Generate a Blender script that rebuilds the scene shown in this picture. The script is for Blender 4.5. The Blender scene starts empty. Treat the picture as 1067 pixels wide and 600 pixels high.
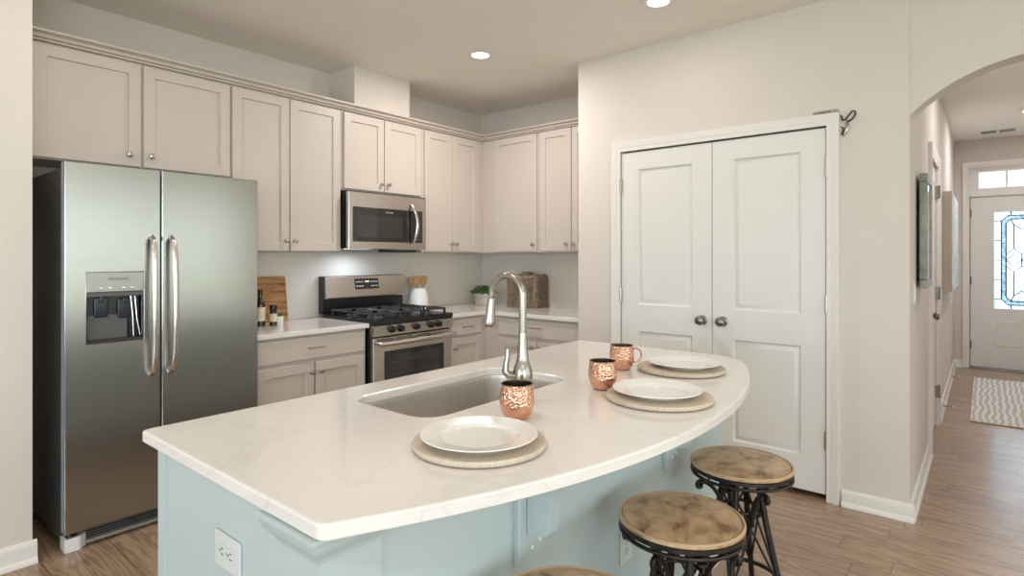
import bpy, bmesh, math, random
from mathutils import Vector, Matrix
random.seed(7)
PI = math.pi
SC = bpy.context.scene
COL = SC.collection

# ------------------------------------------------------------------ camera
CAM_H = 1.3366
cam_d = bpy.data.cameras.new('camera')
cam_d.sensor_width = 36.0
cam_d.lens = 597.65 / 1067 * 36.0
cam_d.shift_x = (533.5 - 532.95) / 1067
cam_d.shift_y = -(300 - 267.56) / 1067
cam_d.clip_start = 0.02
cam_o = bpy.data.objects.new('camera', cam_d)
cam_o.location = (0, 0, CAM_H)
cam_o.rotation_euler = (PI / 2, 0, 0.6904 - PI / 2)
COL.objects.link(cam_o)
SC.camera = cam_o

# ------------------------------------------------------------------ world, daylight, exposure
SC.view_settings.view_transform = 'Standard'
SC.view_settings.look = 'None'
SC.view_settings.gamma = 1.0
SC.view_settings.use_curve_mapping = False
SC.view_settings.exposure = 0.71

w = bpy.data.worlds.new('sky'); SC.world = w; w.use_nodes = True
bg = w.node_tree.nodes['Background']
bg.inputs[0].default_value = (0.80, 0.90, 1.0, 1); bg.inputs[1].default_value = 1.1

def area(name, loc, rot, sx, sy, power, color, spread=180):
    d = bpy.data.lights.new(name, 'AREA'); d.shape = 'RECTANGLE'; d.size = sx; d.size_y = sy
    d.energy = power; d.color = color; d.spread = math.radians(spread)
    o = bpy.data.objects.new(name, d); o.location = loc; o.rotation_euler = rot
    COL.objects.link(o); return o

DAY = (0.80, 0.93, 1.0)
# daylight through the patio door (wall y=-3.2), the two windows behind the camera (wall x=-3.8) and the front door
GREENDAY = (0.94, 1.0, 0.80)
area('daylight_patio', (1.70, -3.27, 1.36), (PI / 2, 0, 0), 3.0, 2.05, 15, GREENDAY)
area('daylight_dining', (4.90, -3.27, 1.36), (PI / 2, 0, 0), 3.0, 2.05, 15, GREENDAY)
area('added_fill_living', (-1.80, -3.75, 1.36), (PI / 2 + .5, 0, 0), 3.0, 2.05, 88, (0.92, 0.97, 1.0))  # added fill from an extra unseen window, brightens island front and cabinets
area('daylight_back', (-4.32, -1.55, 1.45), (0, -PI / 2 - .5, 0), 1.5, 2.0, 52, DAY)
area('daylight_side', (-4.32, 1.35, 1.45), (0, -PI / 2 - .5, 0), 1.5, 2.0, 52, DAY)
area('daylight_entry', (8.97, -0.33, 1.30), (0, PI / 2, 0), 1.2, 0.54, 4.0, (0.80, 0.90, 1.0))
area('daylight_transom', (8.97, -0.33, 2.25), (0, PI / 2, 0), 0.17, 0.8, 0.7, (0.80, 0.90, 1.0))
WARM = (1.0, 0.93, 0.87)
LAMP_W = 7.0

# ------------------------------------------------------------------ materials
def rgb(r, g, b):
    f = lambda c: (c / 255 / 12.92) if c / 255 <= 0.04045 else ((c / 255 + 0.055) / 1.055) ** 2.4
    return (f(r), f(g), f(b), 1)

def mat(name, col, rough=0.5, metal=0.0, var=0.03, vscale=6.0, bump=0.0, bscale=60.0, stretch=(1, 1, 1), coat=0.0, spec=None):
    m = bpy.data.materials.new(name); m.use_nodes = True
    n = m.node_tree.nodes; l = m.node_tree.links; b = n['Principled BSDF']
    b.inputs['Roughness'].default_value = rough; b.inputs['Metallic'].default_value = metal
    b.inputs['Coat Weight'].default_value = coat
    if spec is not None: b.inputs['Specular IOR Level'].default_value = spec
    tc = n.new('ShaderNodeTexCoord'); mp = n.new('ShaderNodeMapping'); mp.inputs['Scale'].default_value = stretch
    l.new(tc.outputs['Object'], mp.inputs['Vector'])
    nz = n.new('ShaderNodeTexNoise'); nz.inputs['Scale'].default_value = vscale; nz.inputs['Detail'].default_value = 4
    l.new(mp.outputs[0], nz.inputs['Vector'])
    r = n.new('ShaderNodeValToRGB')
    r.color_ramp.elements[0].position = 0.3; r.color_ramp.elements[1].position = 0.7
    r.color_ramp.elements[0].color = tuple(c * (1 - var) for c in col[:3]) + (1,)
    r.color_ramp.elements[1].color = tuple(min(1, c * (1 + var)) for c in col[:3]) + (1,)
    l.new(nz.outputs[0], r.inputs[0]); l.new(r.outputs[0], b.inputs['Base Color'])
    if bump:
        n2 = n.new('ShaderNodeTexNoise'); n2.inputs['Scale'].default_value = bscale; n2.inputs['Detail'].default_value = 3
        l.new(mp.outputs[0], n2.inputs['Vector'])
        bp = n.new('ShaderNodeBump'); bp.inputs['Strength'].default_value = bump; bp.inputs['Distance'].default_value = 0.002
        l.new(n2.outputs[0], bp.inputs['Height']); l.new(bp.outputs[0], b.inputs['Normal'])
    return m

M = {}
M['wall'] = mat('wall_paint', rgb(219, 210, 202), 0.85, bump=0.06, bscale=180, var=0.008)
M['ceil'] = mat('ceiling_paint', rgb(242, 236, 228), 0.9, bump=0.08, bscale=150, var=0.008)
M['trim'] = mat('white_trim_paint', rgb(233, 229, 224), 0.42, var=0.006)
M['door'] = mat('white_door_paint', rgb(229, 226, 222), 0.42, var=0.006)
M['cab'] = mat('greige_cabinet_paint', rgb(204, 193, 184), 0.42, var=0.008)
M['cabin'] = mat('cabinet_interior', rgb(150, 130, 110), 0.6)
M['island'] = mat('pale_blue_island_paint', rgb(188, 201, 202), 0.45, var=0.006)
M['steel'] = mat('brushed_steel', (0.44, 0.43, 0.405, 1), 0.24, 1.0, var=0.04, vscale=5, stretch=(1, 1, 60), bump=0.03, bscale=40)
M['steel2'] = mat('range_steel', (0.60, 0.57, 0.53, 1), 0.27, 1.0, var=0.05, vscale=5, stretch=(1, 1, 60), bump=0.03, bscale=40)
M['sinksteel'] = mat('sink_steel', (0.72, 0.69, 0.65, 1), 0.36, 1.0, var=0.06, vscale=6, stretch=(40, 40, 1), bump=0.04, bscale=30)
M['nickel'] = mat('brushed_nickel', (0.385, 0.355, 0.32, 1), 0.26, 1.0, var=0.03)
M['knobm'] = mat('satin_nickel_knob', (0.50, 0.47, 0.43, 1), 0.28, 1.0)
M['chrome'] = mat('polished_handle_metal', (0.74, 0.71, 0.68, 1), 0.16, 1.0)
M['darkmetal'] = mat('dark_pewter', (0.27, 0.25, 0.23, 1), 0.3, 1.0)
M['fridgeside'] = mat('fridge_side_grey', rgb(92, 92, 92), 0.45)
M['dooredge'] = mat('door_edge_grey', rgb(170, 176, 182), 0.4)
M['black'] = mat('black_enamel', (0.012, 0.012, 0.013, 1), 0.25)
M['blackglass'] = mat('black_glass', (0.016, 0.015, 0.014, 1), 0.06, coat=0.5)
M['ovenglass'] = mat('oven_window_glass', (0.03, 0.03, 0.028, 1), 0.05, coat=0.6)
M['iron'] = mat('cast_iron', (0.035, 0.036, 0.040, 1), 0.36, bump=0.15, bscale=200)
M['wrought'] = mat('wrought_iron', (0.035, 0.029, 0.026, 1), 0.4, 0.7, bump=0.25, bscale=90, var=0.3, vscale=30)
M['dark'] = mat('dark_gap', (0.01, 0.01, 0.01, 1), 0.8)
M['lettering'] = mat('grey_lettering', rgb(95, 92, 90), 0.4, 0.3)
M['letterlight'] = mat('light_lettering', rgb(200, 198, 195), 0.4)
M['greyplastic'] = mat('silver_plastic', rgb(176, 172, 168), 0.35, 0.6)
M['whiteplastic'] = mat('white_plastic', rgb(233, 234, 233), 0.35)
M['outletplate'] = mat('pale_outlet_plastic', rgb(212, 218, 216), 0.35)
M['slot'] = mat('outlet_slots', (0.03, 0.03, 0.03, 1), 0.6)
M['bluedisp'] = mat('blue_black_plastic', rgb(30, 38, 52), 0.15)
M['porcelain'] = mat('white_porcelain', rgb(240, 238, 234), 0.12, coat=0.4, var=0.004)
M['crock'] = mat('white_crock', rgb(242, 241, 240), 0.3)
M['bamboo'] = mat('bamboo', rgb(196, 154, 102), 0.5, var=0.2, vscale=12, stretch=(12, 12, 1))
M['leaf'] = mat('green_leaf', rgb(72, 104, 38), 0.5, var=0.4, vscale=40)
M['leafs'] = mat('succulent_leaf', rgb(92, 110, 66), 0.5, var=0.3, vscale=40)
M['tin'] = mat('galvanised_tin', rgb(200, 194, 184), 0.45, 0.35, var=0.12, vscale=30, bump=0.1)
M['bottle'] = mat('dark_brown_bottle', (0.02, 0.012, 0.008, 1), 0.08, coat=0.5)
M['label'] = mat('cream_label', rgb(226, 214, 190), 0.6, var=0.12, vscale=40)
M['lampwhite'] = mat('lamp_trim', rgb(240, 236, 230), 0.5)
M['grasslawn'] = mat('lawn', rgb(120, 150, 90), 0.9, var=0.3, vscale=3)
M['gasket'] = mat('gasket', rgb(60, 58, 56), 0.7)
M['canvas_edge'] = mat('canvas_edge_linen', rgb(186, 172, 158), 0.7)
M['pewterframe'] = mat('aged_silver_frame', rgb(128, 128, 116), 0.38, 0.6, var=0.25, vscale=14, bump=0.2, bscale=60)
M['mirror'] = mat('mirror_glass', (0.85, 0.87, 0.88, 1), 0.03, 1.0, var=0.0)
M['came'] = mat('lead_came', (0.03, 0.03, 0.035, 1), 0.4, 0.5)
M['rubber'] = mat('white_rubber_tip', rgb(225, 222, 216), 0.6)

def emis(name, col, s):
    m = bpy.data.materials.new(name); m.use_nodes = True
    b = m.node_tree.nodes['Principled BSDF']
    b.inputs['Base Color'].default_value = col; b.inputs['Emission Color'].default_value = col
    b.inputs['Emission Strength'].default_value = s
    return m
M['lens'] = emis('lamp_lens', (1.0, 0.93, 0.82, 1), 6.0)
M['display'] = emis('display_digits', (0.95, 0.85, 0.45, 1), 0.9)
M['mwlamp'] = emis('microwave_lamp_lens', (0.82, 0.9, 1.0, 1), 2.0)

def pane_mat(name, tint, gloss=0.08, rough=0.02, diffuse=0.0):
    m = bpy.data.materials.new(name); m.use_nodes = True
    n = m.node_tree.nodes; l = m.node_tree.links; n.remove(n['Principled BSDF'])
    out = n['Material Output']
    t = n.new('ShaderNodeBsdfTransparent'); t.inputs[0].default_value = tint
    g = n.new('ShaderNodeBsdfGlossy'); g.inputs['Roughness'].default_value = rough
    mx = n.new('ShaderNodeMixShader'); mx.inputs[0].default_value = gloss
    l.new(t.outputs[0], mx.inputs[1]); l.new(g.outputs[0], mx.inputs[2])
    last = mx
    if diffuse:
        tr = n.new('ShaderNodeBsdfTranslucent')
        nz = n.new('ShaderNodeTexNoise'); nz.inputs['Scale'].default_value = 45; nz.inputs['Detail'].default_value = 3
        tc = n.new('ShaderNodeTexCoord'); l.new(tc.outputs['Object'], nz.inputs['Vector'])
        rp = n.new('ShaderNodeValToRGB'); rp.color_ramp.elements[0].position = .35; rp.color_ramp.elements[1].position = .65
        rp.color_ramp.elements[0].color = tuple(c * .45 for c in tint[:3]) + (1,); rp.color_ramp.elements[1].color = tint
        l.new(nz.outputs[0], rp.inputs[0]); l.new(rp.outputs[0], tr.inputs[0])
        m2 = n.new('ShaderNodeMixShader'); m2.inputs[0].default_value = diffuse
        l.new(mx.outputs[0], m2.inputs[1]); l.new(tr.outputs[0], m2.inputs[2]); last = m2
    l.new(last.outputs[0], out.inputs[0])
    return m
M['pane'] = pane_mat('clear_window_glass', (0.97, 0.98, 0.98, 1), 0.05)
M['obscure'] = pane_mat('obscure_leaded_glass', (0.93, 0.97, 1.0, 1), 0.06, 0.1, 0.35)
M['border'] = pane_mat('blue_textured_glass', (0.60, 0.68, 0.74, 1), 0.08, 0.15, 0.6)
M['jar'] = pane_mat('spice_jar_glass', (0.85, 0.8, 0.72, 1), 0.15, 0.05)

def floor_mat():
    m = bpy.data.materials.new('oak_plank_floor'); m.use_nodes = True
    n = m.node_tree.nodes; l = m.node_tree.links; b = n['Principled BSDF']
    tc = n.new('ShaderNodeTexCoord'); mp = n.new('ShaderNodeMapping'); mp.inputs['Rotation'].default_value = (0, 0, PI / 2)
    l.new(tc.outputs['Object'], mp.inputs[0])
    sx = n.new('ShaderNodeSeparateXYZ'); l.new(mp.outputs[0], sx.inputs[0])
    dv = n.new('ShaderNodeMath'); dv.operation = 'DIVIDE'; dv.inputs[1].default_value = .125; l.new(sx.outputs[1], dv.inputs[0])
    fl = n.new('ShaderNodeMath'); fl.operation = 'FLOOR'; l.new(dv.outputs[0], fl.inputs[0])
    wn = n.new('ShaderNodeTexWhiteNoise'); wn.noise_dimensions = '1D'; l.new(fl.outputs[0], wn.inputs['W'])
    ma = n.new('ShaderNodeMath'); ma.operation = 'MULTIPLY_ADD'; ma.inputs[1].default_value = 1.25; l.new(wn.outputs[0], ma.inputs[0]); l.new(sx.outputs[0], ma.inputs[2])
    cb = n.new('ShaderNodeCombineXYZ'); l.new(ma.outputs[0], cb.inputs[0]); l.new(sx.outputs[1], cb.inputs[1])
    br = n.new('ShaderNodeTexBrick'); br.inputs['Scale'].default_value = 1.0
    br.inputs['Brick Width'].default_value = 1.25; br.inputs['Row Height'].default_value = 0.125
    br.inputs['Mortar Size'].default_value = 0.0016; br.inputs['Mortar Smooth'].default_value = 0.4; br.offset = 0.0
    br.inputs['Color1'].default_value = (0, 0, 0, 1); br.inputs['Color2'].default_value = (1, 1, 1, 1); br.inputs['Mortar'].default_value = (.3, .3, .3, 1)
    l.new(cb.outputs[0], br.inputs['Vector'])
    mp2 = n.new('ShaderNodeMapping'); mp2.inputs['Scale'].default_value = (9, 1.0, 1)
    l.new(tc.outputs['Object'], mp2.inputs[0])
    off = n.new('ShaderNodeVectorMath'); off.operation = 'MULTIPLY_ADD'; off.inputs[1].default_value = (3, 5, 0)
    l.new(br.outputs['Color'], off.inputs[0]); l.new(mp2.outputs[0], off.inputs[2])
    nz = n.new('ShaderNodeTexNoise'); nz.inputs['Scale'].default_value = 1.6; nz.inputs['Detail'].default_value = 3; nz.inputs['Distortion'].default_value = 0.6
    l.new(off.outputs[0], nz.inputs['Vector'])
    # cathedral grain: rings of the noise field
    mul = n.new('ShaderNodeMath'); mul.operation = 'MULTIPLY'; mul.inputs[1].default_value = 42
    l.new(nz.outputs[0], mul.inputs[0])
    sn = n.new('ShaderNodeMath'); sn.operation = 'SINE'; l.new(mul.outputs[0], sn.inputs[0])
    rp = n.new('ShaderNodeValToRGB')
    rp.color_ramp.elements[0].position = 0.0; rp.color_ramp.elements[0].color = rgb(146, 118, 95)
    rp.color_ramp.elements[1].position = 0.75; rp.color_ramp.elements[1].color = rgb(176, 148, 124)
    mr = n.new('ShaderNodeMapRange'); mr.inputs[1].default_value = -1; mr.inputs[2].default_value = 1
    l.new(sn.outputs[0], mr.inputs[0]); l.new(mr.outputs[0], rp.inputs[0])
    hs = n.new('ShaderNodeMix'); hs.data_type = 'RGBA'; hs.blend_type = 'MULTIPLY'; hs.inputs[0].default_value = 0.8
    r2 = n.new('ShaderNodeValToRGB'); r2.color_ramp.elements[0].color = (0.78, 0.75, 0.73, 1); r2.color_ramp.elements[1].color = (1, 1, 1, 1)
    l.new(br.outputs['Color'], r2.inputs[0]); l.new(rp.outputs[0], hs.inputs[6]); l.new(r2.outputs[0], hs.inputs[7])
    mm = n.new('ShaderNodeMix'); mm.data_type = 'RGBA'; l.new(br.outputs['Fac'], mm.inputs[0]); l.new(hs.outputs[2], mm.inputs[6])
    mm.inputs[7].default_value = rgb(70, 52, 40)
    l.new(mm.outputs[2], b.inputs['Base Color'])
    b.inputs['Roughness'].default_value = 0.30; b.inputs['Coat Weight'].default_value = 0.35; b.inputs['Coat Roughness'].default_value = 0.16
    bp = n.new('ShaderNodeBump'); bp.inputs['Strength'].default_value = 0.35; bp.inputs['Distance'].default_value = 0.002; bp.invert = True
    l.new(br.outputs['Fac'], bp.inputs['Height'])
    bp2 = n.new('ShaderNodeBump'); bp2.inputs['Strength'].default_value = 0.12; bp2.inputs['Distance'].default_value = 0.004
    nz2 = n.new('ShaderNodeTexNoise'); nz2.inputs['Scale'].default_value = 9; l.new(mp2.outputs[0], nz2.inputs['Vector'])
    l.new(nz2.outputs[0], bp2.inputs['Height']); l.new(bp.outputs[0], bp2.inputs['Normal'])
    l.new(bp2.outputs[0], b.inputs['Normal'])
    return m
M['floor'] = floor_mat()

def quartz_mat():
    m = mat('white_quartz', rgb(234, 229, 225), 0.16, var=0.012, vscale=3, coat=0.25)
    n = m.node_tree.nodes; l = m.node_tree.links; b = n['Principled BSDF']
    src = b.inputs['Base Color'].links[0].from_socket
    tc = n.new('ShaderNodeTexCoord'); nz = n.new('ShaderNodeTexNoise'); nz.inputs['Scale'].default_value = 1.7
    nz.inputs['Detail'].default_value = 6; nz.inputs['Distortion'].default_value = 1.2
    l.new(tc.outputs['Object'], nz.inputs['Vector'])
    r = n.new('ShaderNodeValToRGB'); e = r.color_ramp.elements
    e[0].position = .485; e[0].color = (1, 1, 1, 1); e[1].position = .515; e[1].color = (1, 1, 1, 1)
    x = r.color_ramp.elements.new(.5); x.color = (.94, .935, .93, 1)
    l.new(nz.outputs[0], r.inputs[0])
    mx = n.new('ShaderNodeMix'); mx.data_type = 'RGBA'; mx.blend_type = 'MULTIPLY'; mx.inputs[0].default_value = 1
    l.new(src, mx.inputs[6]); l.new(r.outputs[0], mx.inputs[7]); l.new(mx.outputs[2], b.inputs['Base Color'])
    return m
M['quartz'] = quartz_mat()

def tile_mat(name, rot):
    m = bpy.data.materials.new(name); m.use_nodes = True
    n = m.node_tree.nodes; l = m.node_tree.links; b = n['Principled BSDF']
    tc = n.new('ShaderNodeTexCoord'); mp = n.new('ShaderNodeMapping'); mp.inputs['Rotation'].default_value = rot
    l.new(tc.outputs['Object'], mp.inputs[0])
    br = n.new('ShaderNodeTexBrick'); br.inputs['Scale'].default_value = 1
    br.inputs['Brick Width'].default_value = .15; br.inputs['Row Height'].default_value = .075; br.inputs['Mortar Size'].default_value = .0016
    br.inputs['Color1'].default_value = rgb(224, 217, 208); br.inputs['Color2'].default_value = rgb(228, 221, 212); br.inputs['Mortar'].default_value = rgb(221, 214, 205)
    l.new(mp.outputs[0], br.inputs['Vector']); l.new(br.outputs['Color'], b.inputs['Base Color'])
    bp = n.new('ShaderNodeBump'); bp.inputs['Strength'].default_value = .15; bp.inputs['Distance'].default_value = .0008; bp.invert = True
    l.new(br.outputs['Fac'], bp.inputs['Height']); l.new(bp.outputs[0], b.inputs['Normal'])
    b.inputs['Roughness'].default_value = .22
    return m
M['tileA'] = tile_mat('subway_tile_stove_wall', (PI / 2, 0, 0))
M['tileB'] = tile_mat('subway_tile_side_wall', (PI / 2, 0, PI / 2))

def wood_mat(name, c1, c2, c3, scale, stretch, rough=.5, dist=1.0):
    m = bpy.data.materials.new(name); m.use_nodes = True
    n = m.node_tree.nodes; l = m.node_tree.links; b = n['Principled BSDF']
    tc = n.new('ShaderNodeTexCoord'); mp = n.new('ShaderNodeMapping'); mp.inputs['Scale'].default_value = stretch
    l.new(tc.outputs['Object'], mp.inputs[0])
    nz = n.new('ShaderNodeTexNoise'); nz.inputs['Scale'].default_value = scale; nz.inputs['Detail'].default_value = 6
    nz.inputs['Distortion'].default_value = dist; nz.inputs['Roughness'].default_value = .62
    l.new(mp.outputs[0], nz.inputs['Vector'])
    r = n.new('ShaderNodeValToRGB'); e = r.color_ramp.elements
    e[0].position = .33; e[0].color = c1; e[1].position = .68; e[1].color = c3
    x = e.new(.47); x.color = c2
    l.new(nz.outputs[0], r.inputs[0]); l.new(r.outputs[0], b.inputs['Base Color'])
    b.inputs['Roughness'].default_value = rough
    return m
M['hide'] = wood_mat('mottled_brown_leather', rgb(92, 64, 34), rgb(172, 138, 100), rgb(206, 178, 144), 11, (1, 1.5, 1), .34, .25)
M['piping'] = mat('tan_piping', rgb(188, 158, 126), 0.4, var=.1)
M['charger'] = wood_mat('whitewashed_wood', rgb(194, 176, 156), rgb(205, 189, 170), rgb(214, 200, 183), 14, (1, 16, 1), .6, .5)
M['board'] = wood_mat('cutting_board_wood', rgb(112, 70, 36), rgb(168, 116, 64), rgb(200, 152, 98), 4, (1, 1, 9), .5, .5)
M['spoon'] = wood_mat('spoon_wood', rgb(150, 104, 62), rgb(190, 146, 98), rgb(212, 172, 124), 20, (4, 4, 1), .55)
M['wicker'] = wood_mat('grey_brown_wicker', rgb(92, 76, 60), rgb(140, 122, 102), rgb(176, 160, 138), 40, (1, 1, 1), .75)
M['abstract'] = wood_mat('blue_white_abstract_canvas', rgb(120, 150, 190), rgb(214, 222, 232), rgb(235, 236, 236), 7, (1, 1, 1), .7, 1.5)

def copper_mat():
    m = bpy.data.materials.new('hammered_copper'); m.use_nodes = True
    n = m.node_tree.nodes; l = m.node_tree.links; b = n['Principled BSDF']
    b.inputs['Base Color'].default_value = (0.80, 0.46, 0.33, 1); b.inputs['Metallic'].default_value = 1; b.inputs['Roughness'].default_value = .14
    tc = n.new('ShaderNodeTexCoord'); v = n.new('ShaderNodeTexVoronoi'); v.inputs['Scale'].default_value = 130
    l.new(tc.outputs['Object'], v.inputs['Vector'])
    sp = n.new('ShaderNodeSeparateXYZ'); l.new(tc.outputs['Object'], sp.inputs[0])
    mr = n.new('ShaderNodeMapRange'); mr.inputs[1].default_value = .034; mr.inputs[2].default_value = .042; mr.inputs[3].default_value = 0; mr.inputs[4].default_value = .85
    l.new(sp.outputs[2], mr.inputs[0])
    bp = n.new('ShaderNodeBump'); bp.inputs['Distance'].default_value = .004
    l.new(mr.outputs[0], bp.inputs['Strength']); l.new(v.outputs['Distance'], bp.inputs['Height']); l.new(bp.outputs[0], b.inputs['Normal'])
    return m
M['copper'] = copper_mat()
M['mugin'] = mat('mug_inside_metal', (0.30, 0.22, 0.17, 1), 0.3, 1.0)

def rug_mat():
    m = bpy.data.materials.new('wavy_striped_rug'); m.use_nodes = True
    n = m.node_tree.nodes; l = m.node_tree.links; b = n['Principled BSDF']
    tc = n.new('ShaderNodeTexCoord'); wv = n.new('ShaderNodeTexWave'); wv.bands_direction = 'Y'
    wv.inputs['Scale'].default_value = 7.0; wv.inputs['Distortion'].default_value = 4.5; wv.inputs['Detail'].default_value = 1; wv.inputs['Detail Scale'].default_value = 0.7
    l.new(tc.outputs['Object'], wv.inputs['Vector'])
    r = n.new('ShaderNodeValToRGB'); e = r.color_ramp.elements
    e[0].position = .38; e[0].color = rgb(188, 184, 180); e[1].position = .6; e[1].color = rgb(226, 223, 219)
    l.new(wv.outputs[0], r.inputs[0]); l.new(r.outputs[0], b.inputs['Base Color']); b.inputs['Roughness'].default_value = .95
    return m
M['rug'] = rug_mat()
M['rughem'] = mat('rug_fringe_hem', rgb(196, 176, 148), 0.95, var=.15, vscale=60)

# ------------------------------------------------------------------ mesh builder
class MB:
    def __init__(s): s.v = []; s.f = []; s.mi = []
    def add(s, vs, fs, mi=0):
        o = len(s.v); s.v += [tuple(v) for v in vs]; s.f += [tuple(i + o for i in f) for f in fs]; s.mi += [mi] * len(fs); return s
    def bm(s, b, mi=0):
        b.verts.index_update()
        return s.add([v.co[:] for v in b.verts], [[v.index for v in f.verts] for f in b.faces], mi)
    def box(s, x0, x1, y0, y1, z0, z1, bev=0.0, seg=2, mi=0, tf=None):
        b = bmesh.new(); bmesh.ops.create_cube(b, size=1)
        for v in b.verts:
            v.co = ((x0 + x1) / 2 + v.co.x * (x1 - x0), (y0 + y1) / 2 + v.co.y * (y1 - y0), (z0 + z1) / 2 + v.co.z * (z1 - z0))
        if bev: bmesh.ops.bevel(b, geom=b.edges[:], offset=bev, segments=seg, affect='EDGES', profile=.5)
        if tf is not None: bmesh.ops.transform(b, matrix=tf, verts=b.verts[:])
        s.bm(b, mi); b.free(); return s
    def lathe(s, prof, c=(0, 0, 0), n=40, mi=0, axis='Z', squash=(1, 1)):
        vs = []; fs = []
        k = len(prof)
        for i in range(n):
            a = 2 * PI * i / n
            for r, z in prof:
                p = (r * math.cos(a) * squash[0], r * math.sin(a) * squash[1], z)
                if axis == 'X': p = (z, p[0], p[1])
                elif axis == 'Y': p = (p[0], z, p[1])
                vs.append((c[0] + p[0], c[1] + p[1], c[2] + p[2]))
        flip = axis == 'Y'
        for i in range(n):
            j = (i + 1) % n
            for q in range(k - 1):
                f = (i * k + q, j * k + q, j * k + q + 1, i * k + q + 1)
                fs.append(f[::-1] if flip else f)
        b = bmesh.new(); bv = [b.verts.new(v) for v in vs]
        for f in fs: b.faces.new([bv[i] for i in f])
        bmesh.ops.remove_doubles(b, verts=b.verts[:], dist=1e-6)
        bmesh.ops.recalc_face_normals(b, faces=b.faces[:])
        s.bm(b, mi); b.free(); return s
    def tube(s, pts, r, n=10, mi=0, closed=False, cap=True, flat=None):
        P = [Vector(p) for p in pts]; N = len(P)
        R = r if isinstance(r, (list, tuple)) else [r] * N
        T = []
        for i in range(N):
            if closed: t = P[(i + 1) % N] - P[i - 1]
            else: t = P[min(i + 1, N - 1)] - P[max(i - 1, 0)]
            T.append(t.normalized())
        up = Vector((0, 0, 1)) if abs(T[0].z) < .9 else Vector((1, 0, 0))
        a = T[0].cross(up).normalized(); vs = []
        for i in range(N):
            a = (a - T[i] * a.dot(T[i])).normalized(); bb = T[i].cross(a)
            for j in range(n):
                th = 2 * PI * j / n
                ka, kb = (flat if flat else (1, 1))
                vs.append(P[i] + (a * math.cos(th) * ka + bb * math.sin(th) * kb) * R[i])
        fs = []
        for i in range(N if closed else N - 1):
            k = (i + 1) % N
            for j in range(n):
                j2 = (j + 1) % n
                fs.append((i * n + j, i * n + j2, k * n + j2, k * n + j))
        if cap and not closed:
            fs.append(tuple(range(n))[::-1]); fs.append(tuple((N - 1) * n + j for j in range(n)))
        return s.add(vs, fs, mi)
    def prism(s, poly, fn, d0, d1, mi=0, bev=0.0):
        # poly: 2-D outline; fn(u, v, d) -> xyz
        b = bmesh.new(); k = len(poly)
        lo = [b.verts.new(fn(u, v, d0)) for u, v in poly]; hi = [b.verts.new(fn(u, v, d1)) for u, v in poly]
        b.faces.new(lo); b.faces.new(hi)
        for i in range(k): b.faces.new((lo[i], lo[(i + 1) % k], hi[(i + 1) % k], hi[i]))
        bmesh.ops.recalc_face_normals(b, faces=b.faces[:])
        if bev: bmesh.ops.bevel(b, geom=b.edges[:], offset=bev, segments=2, affect='EDGES')
        bmesh.ops.triangulate(b, faces=[f for f in b.faces if len(f.verts) > 4])
        s.bm(b, mi); b.free(); return s
    def sphere(s, c, r, mi=0, sc=(1, 1, 1), u=16, v=10, tf=None):
        b = bmesh.new(); bmesh.ops.create_uvsphere(b, u_segments=u, v_segments=v, radius=r)
        for q in b.verts: q.co = (c[0] + q.co.x * sc[0], c[1] + q.co.y * sc[1], c[2] + q.co.z * sc[2])
        if tf is not None: bmesh.ops.transform(b, matrix=tf, verts=b.verts[:])
        s.bm(b, mi); b.free(); return s
    def paneled(s, O, U, V, N, wd, ht, t, cells=(), prof=(), ch=0.0015, mi=0, through=False):
        """slab w x h, thickness t behind the face; each cell of the face follows the (inset, depth) profile"""
        O, U, V, N = Vector(O), Vector(U), Vector(V), Vector(N)
        P = lambda a, b_, d: O + U * a + V * b_ + N * d
        b = bmesh.new()
        xs = sorted({ch, wd - ch} | {c[0] for c in cells} | {c[1] for c in cells})
        ys = sorted({ch, ht - ch} | {c[2] for c in cells} | {c[3] for c in cells})
        grid = {(i, j): b.verts.new(P(x, y, 0)) for i, x in enumerate(xs) for j, y in enumerate(ys)}
        for i in range(len(xs) - 1):
            for j in range(len(ys) - 1):
                cx, cy = (xs[i] + xs[i + 1]) / 2, (ys[j] + ys[j + 1]) / 2
                if any(c[0] < cx < c[1] and c[2] < cy < c[3] for c in cells): continue
                b.faces.new([grid[(i, j)], grid[(i + 1, j)], grid[(i + 1, j + 1)], grid[(i, j + 1)]])
        for c in cells:
            prev = None
            for (o, d) in [(0, 0)] + list(prof):
                ring = [b.verts.new(P(*q, d)) for q in ((c[0] + o, c[2] + o), (c[1] - o, c[2] + o), (c[1] - o, c[3] - o), (c[0] + o, c[3] - o))]
                if prev:
                    for k in range(4): b.faces.new((prev[k], prev[(k + 1) % 4], ring[(k + 1) % 4], ring[k]))
                prev = ring
            if not through: b.faces.new(prev)
            else:
                back = [b.verts.new(P(*q, -t)) for q in ((c[0] + o, c[2] + o), (c[1] - o, c[2] + o), (c[1] - o, c[3] - o), (c[0] + o, c[3] - o))]
                for k in range(4): b.faces.new((prev[k], prev[(k + 1) % 4], back[(k + 1) % 4], back[k]))
        q4 = lambda e, d: [b.verts.new(P(*q, d)) for q in ((e, e), (wd - e, e), (wd - e, ht - e), (e, ht - e))]
        r0 = q4(ch, 0); r1 = q4(0, -ch); r2 = q4(0, -t)
        for A, B in ((r0, r1), (r1, r2)):
            for k in range(4): b.faces.new((A[k], B[k], B[(k + 1) % 4], A[(k + 1) % 4]))
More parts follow.
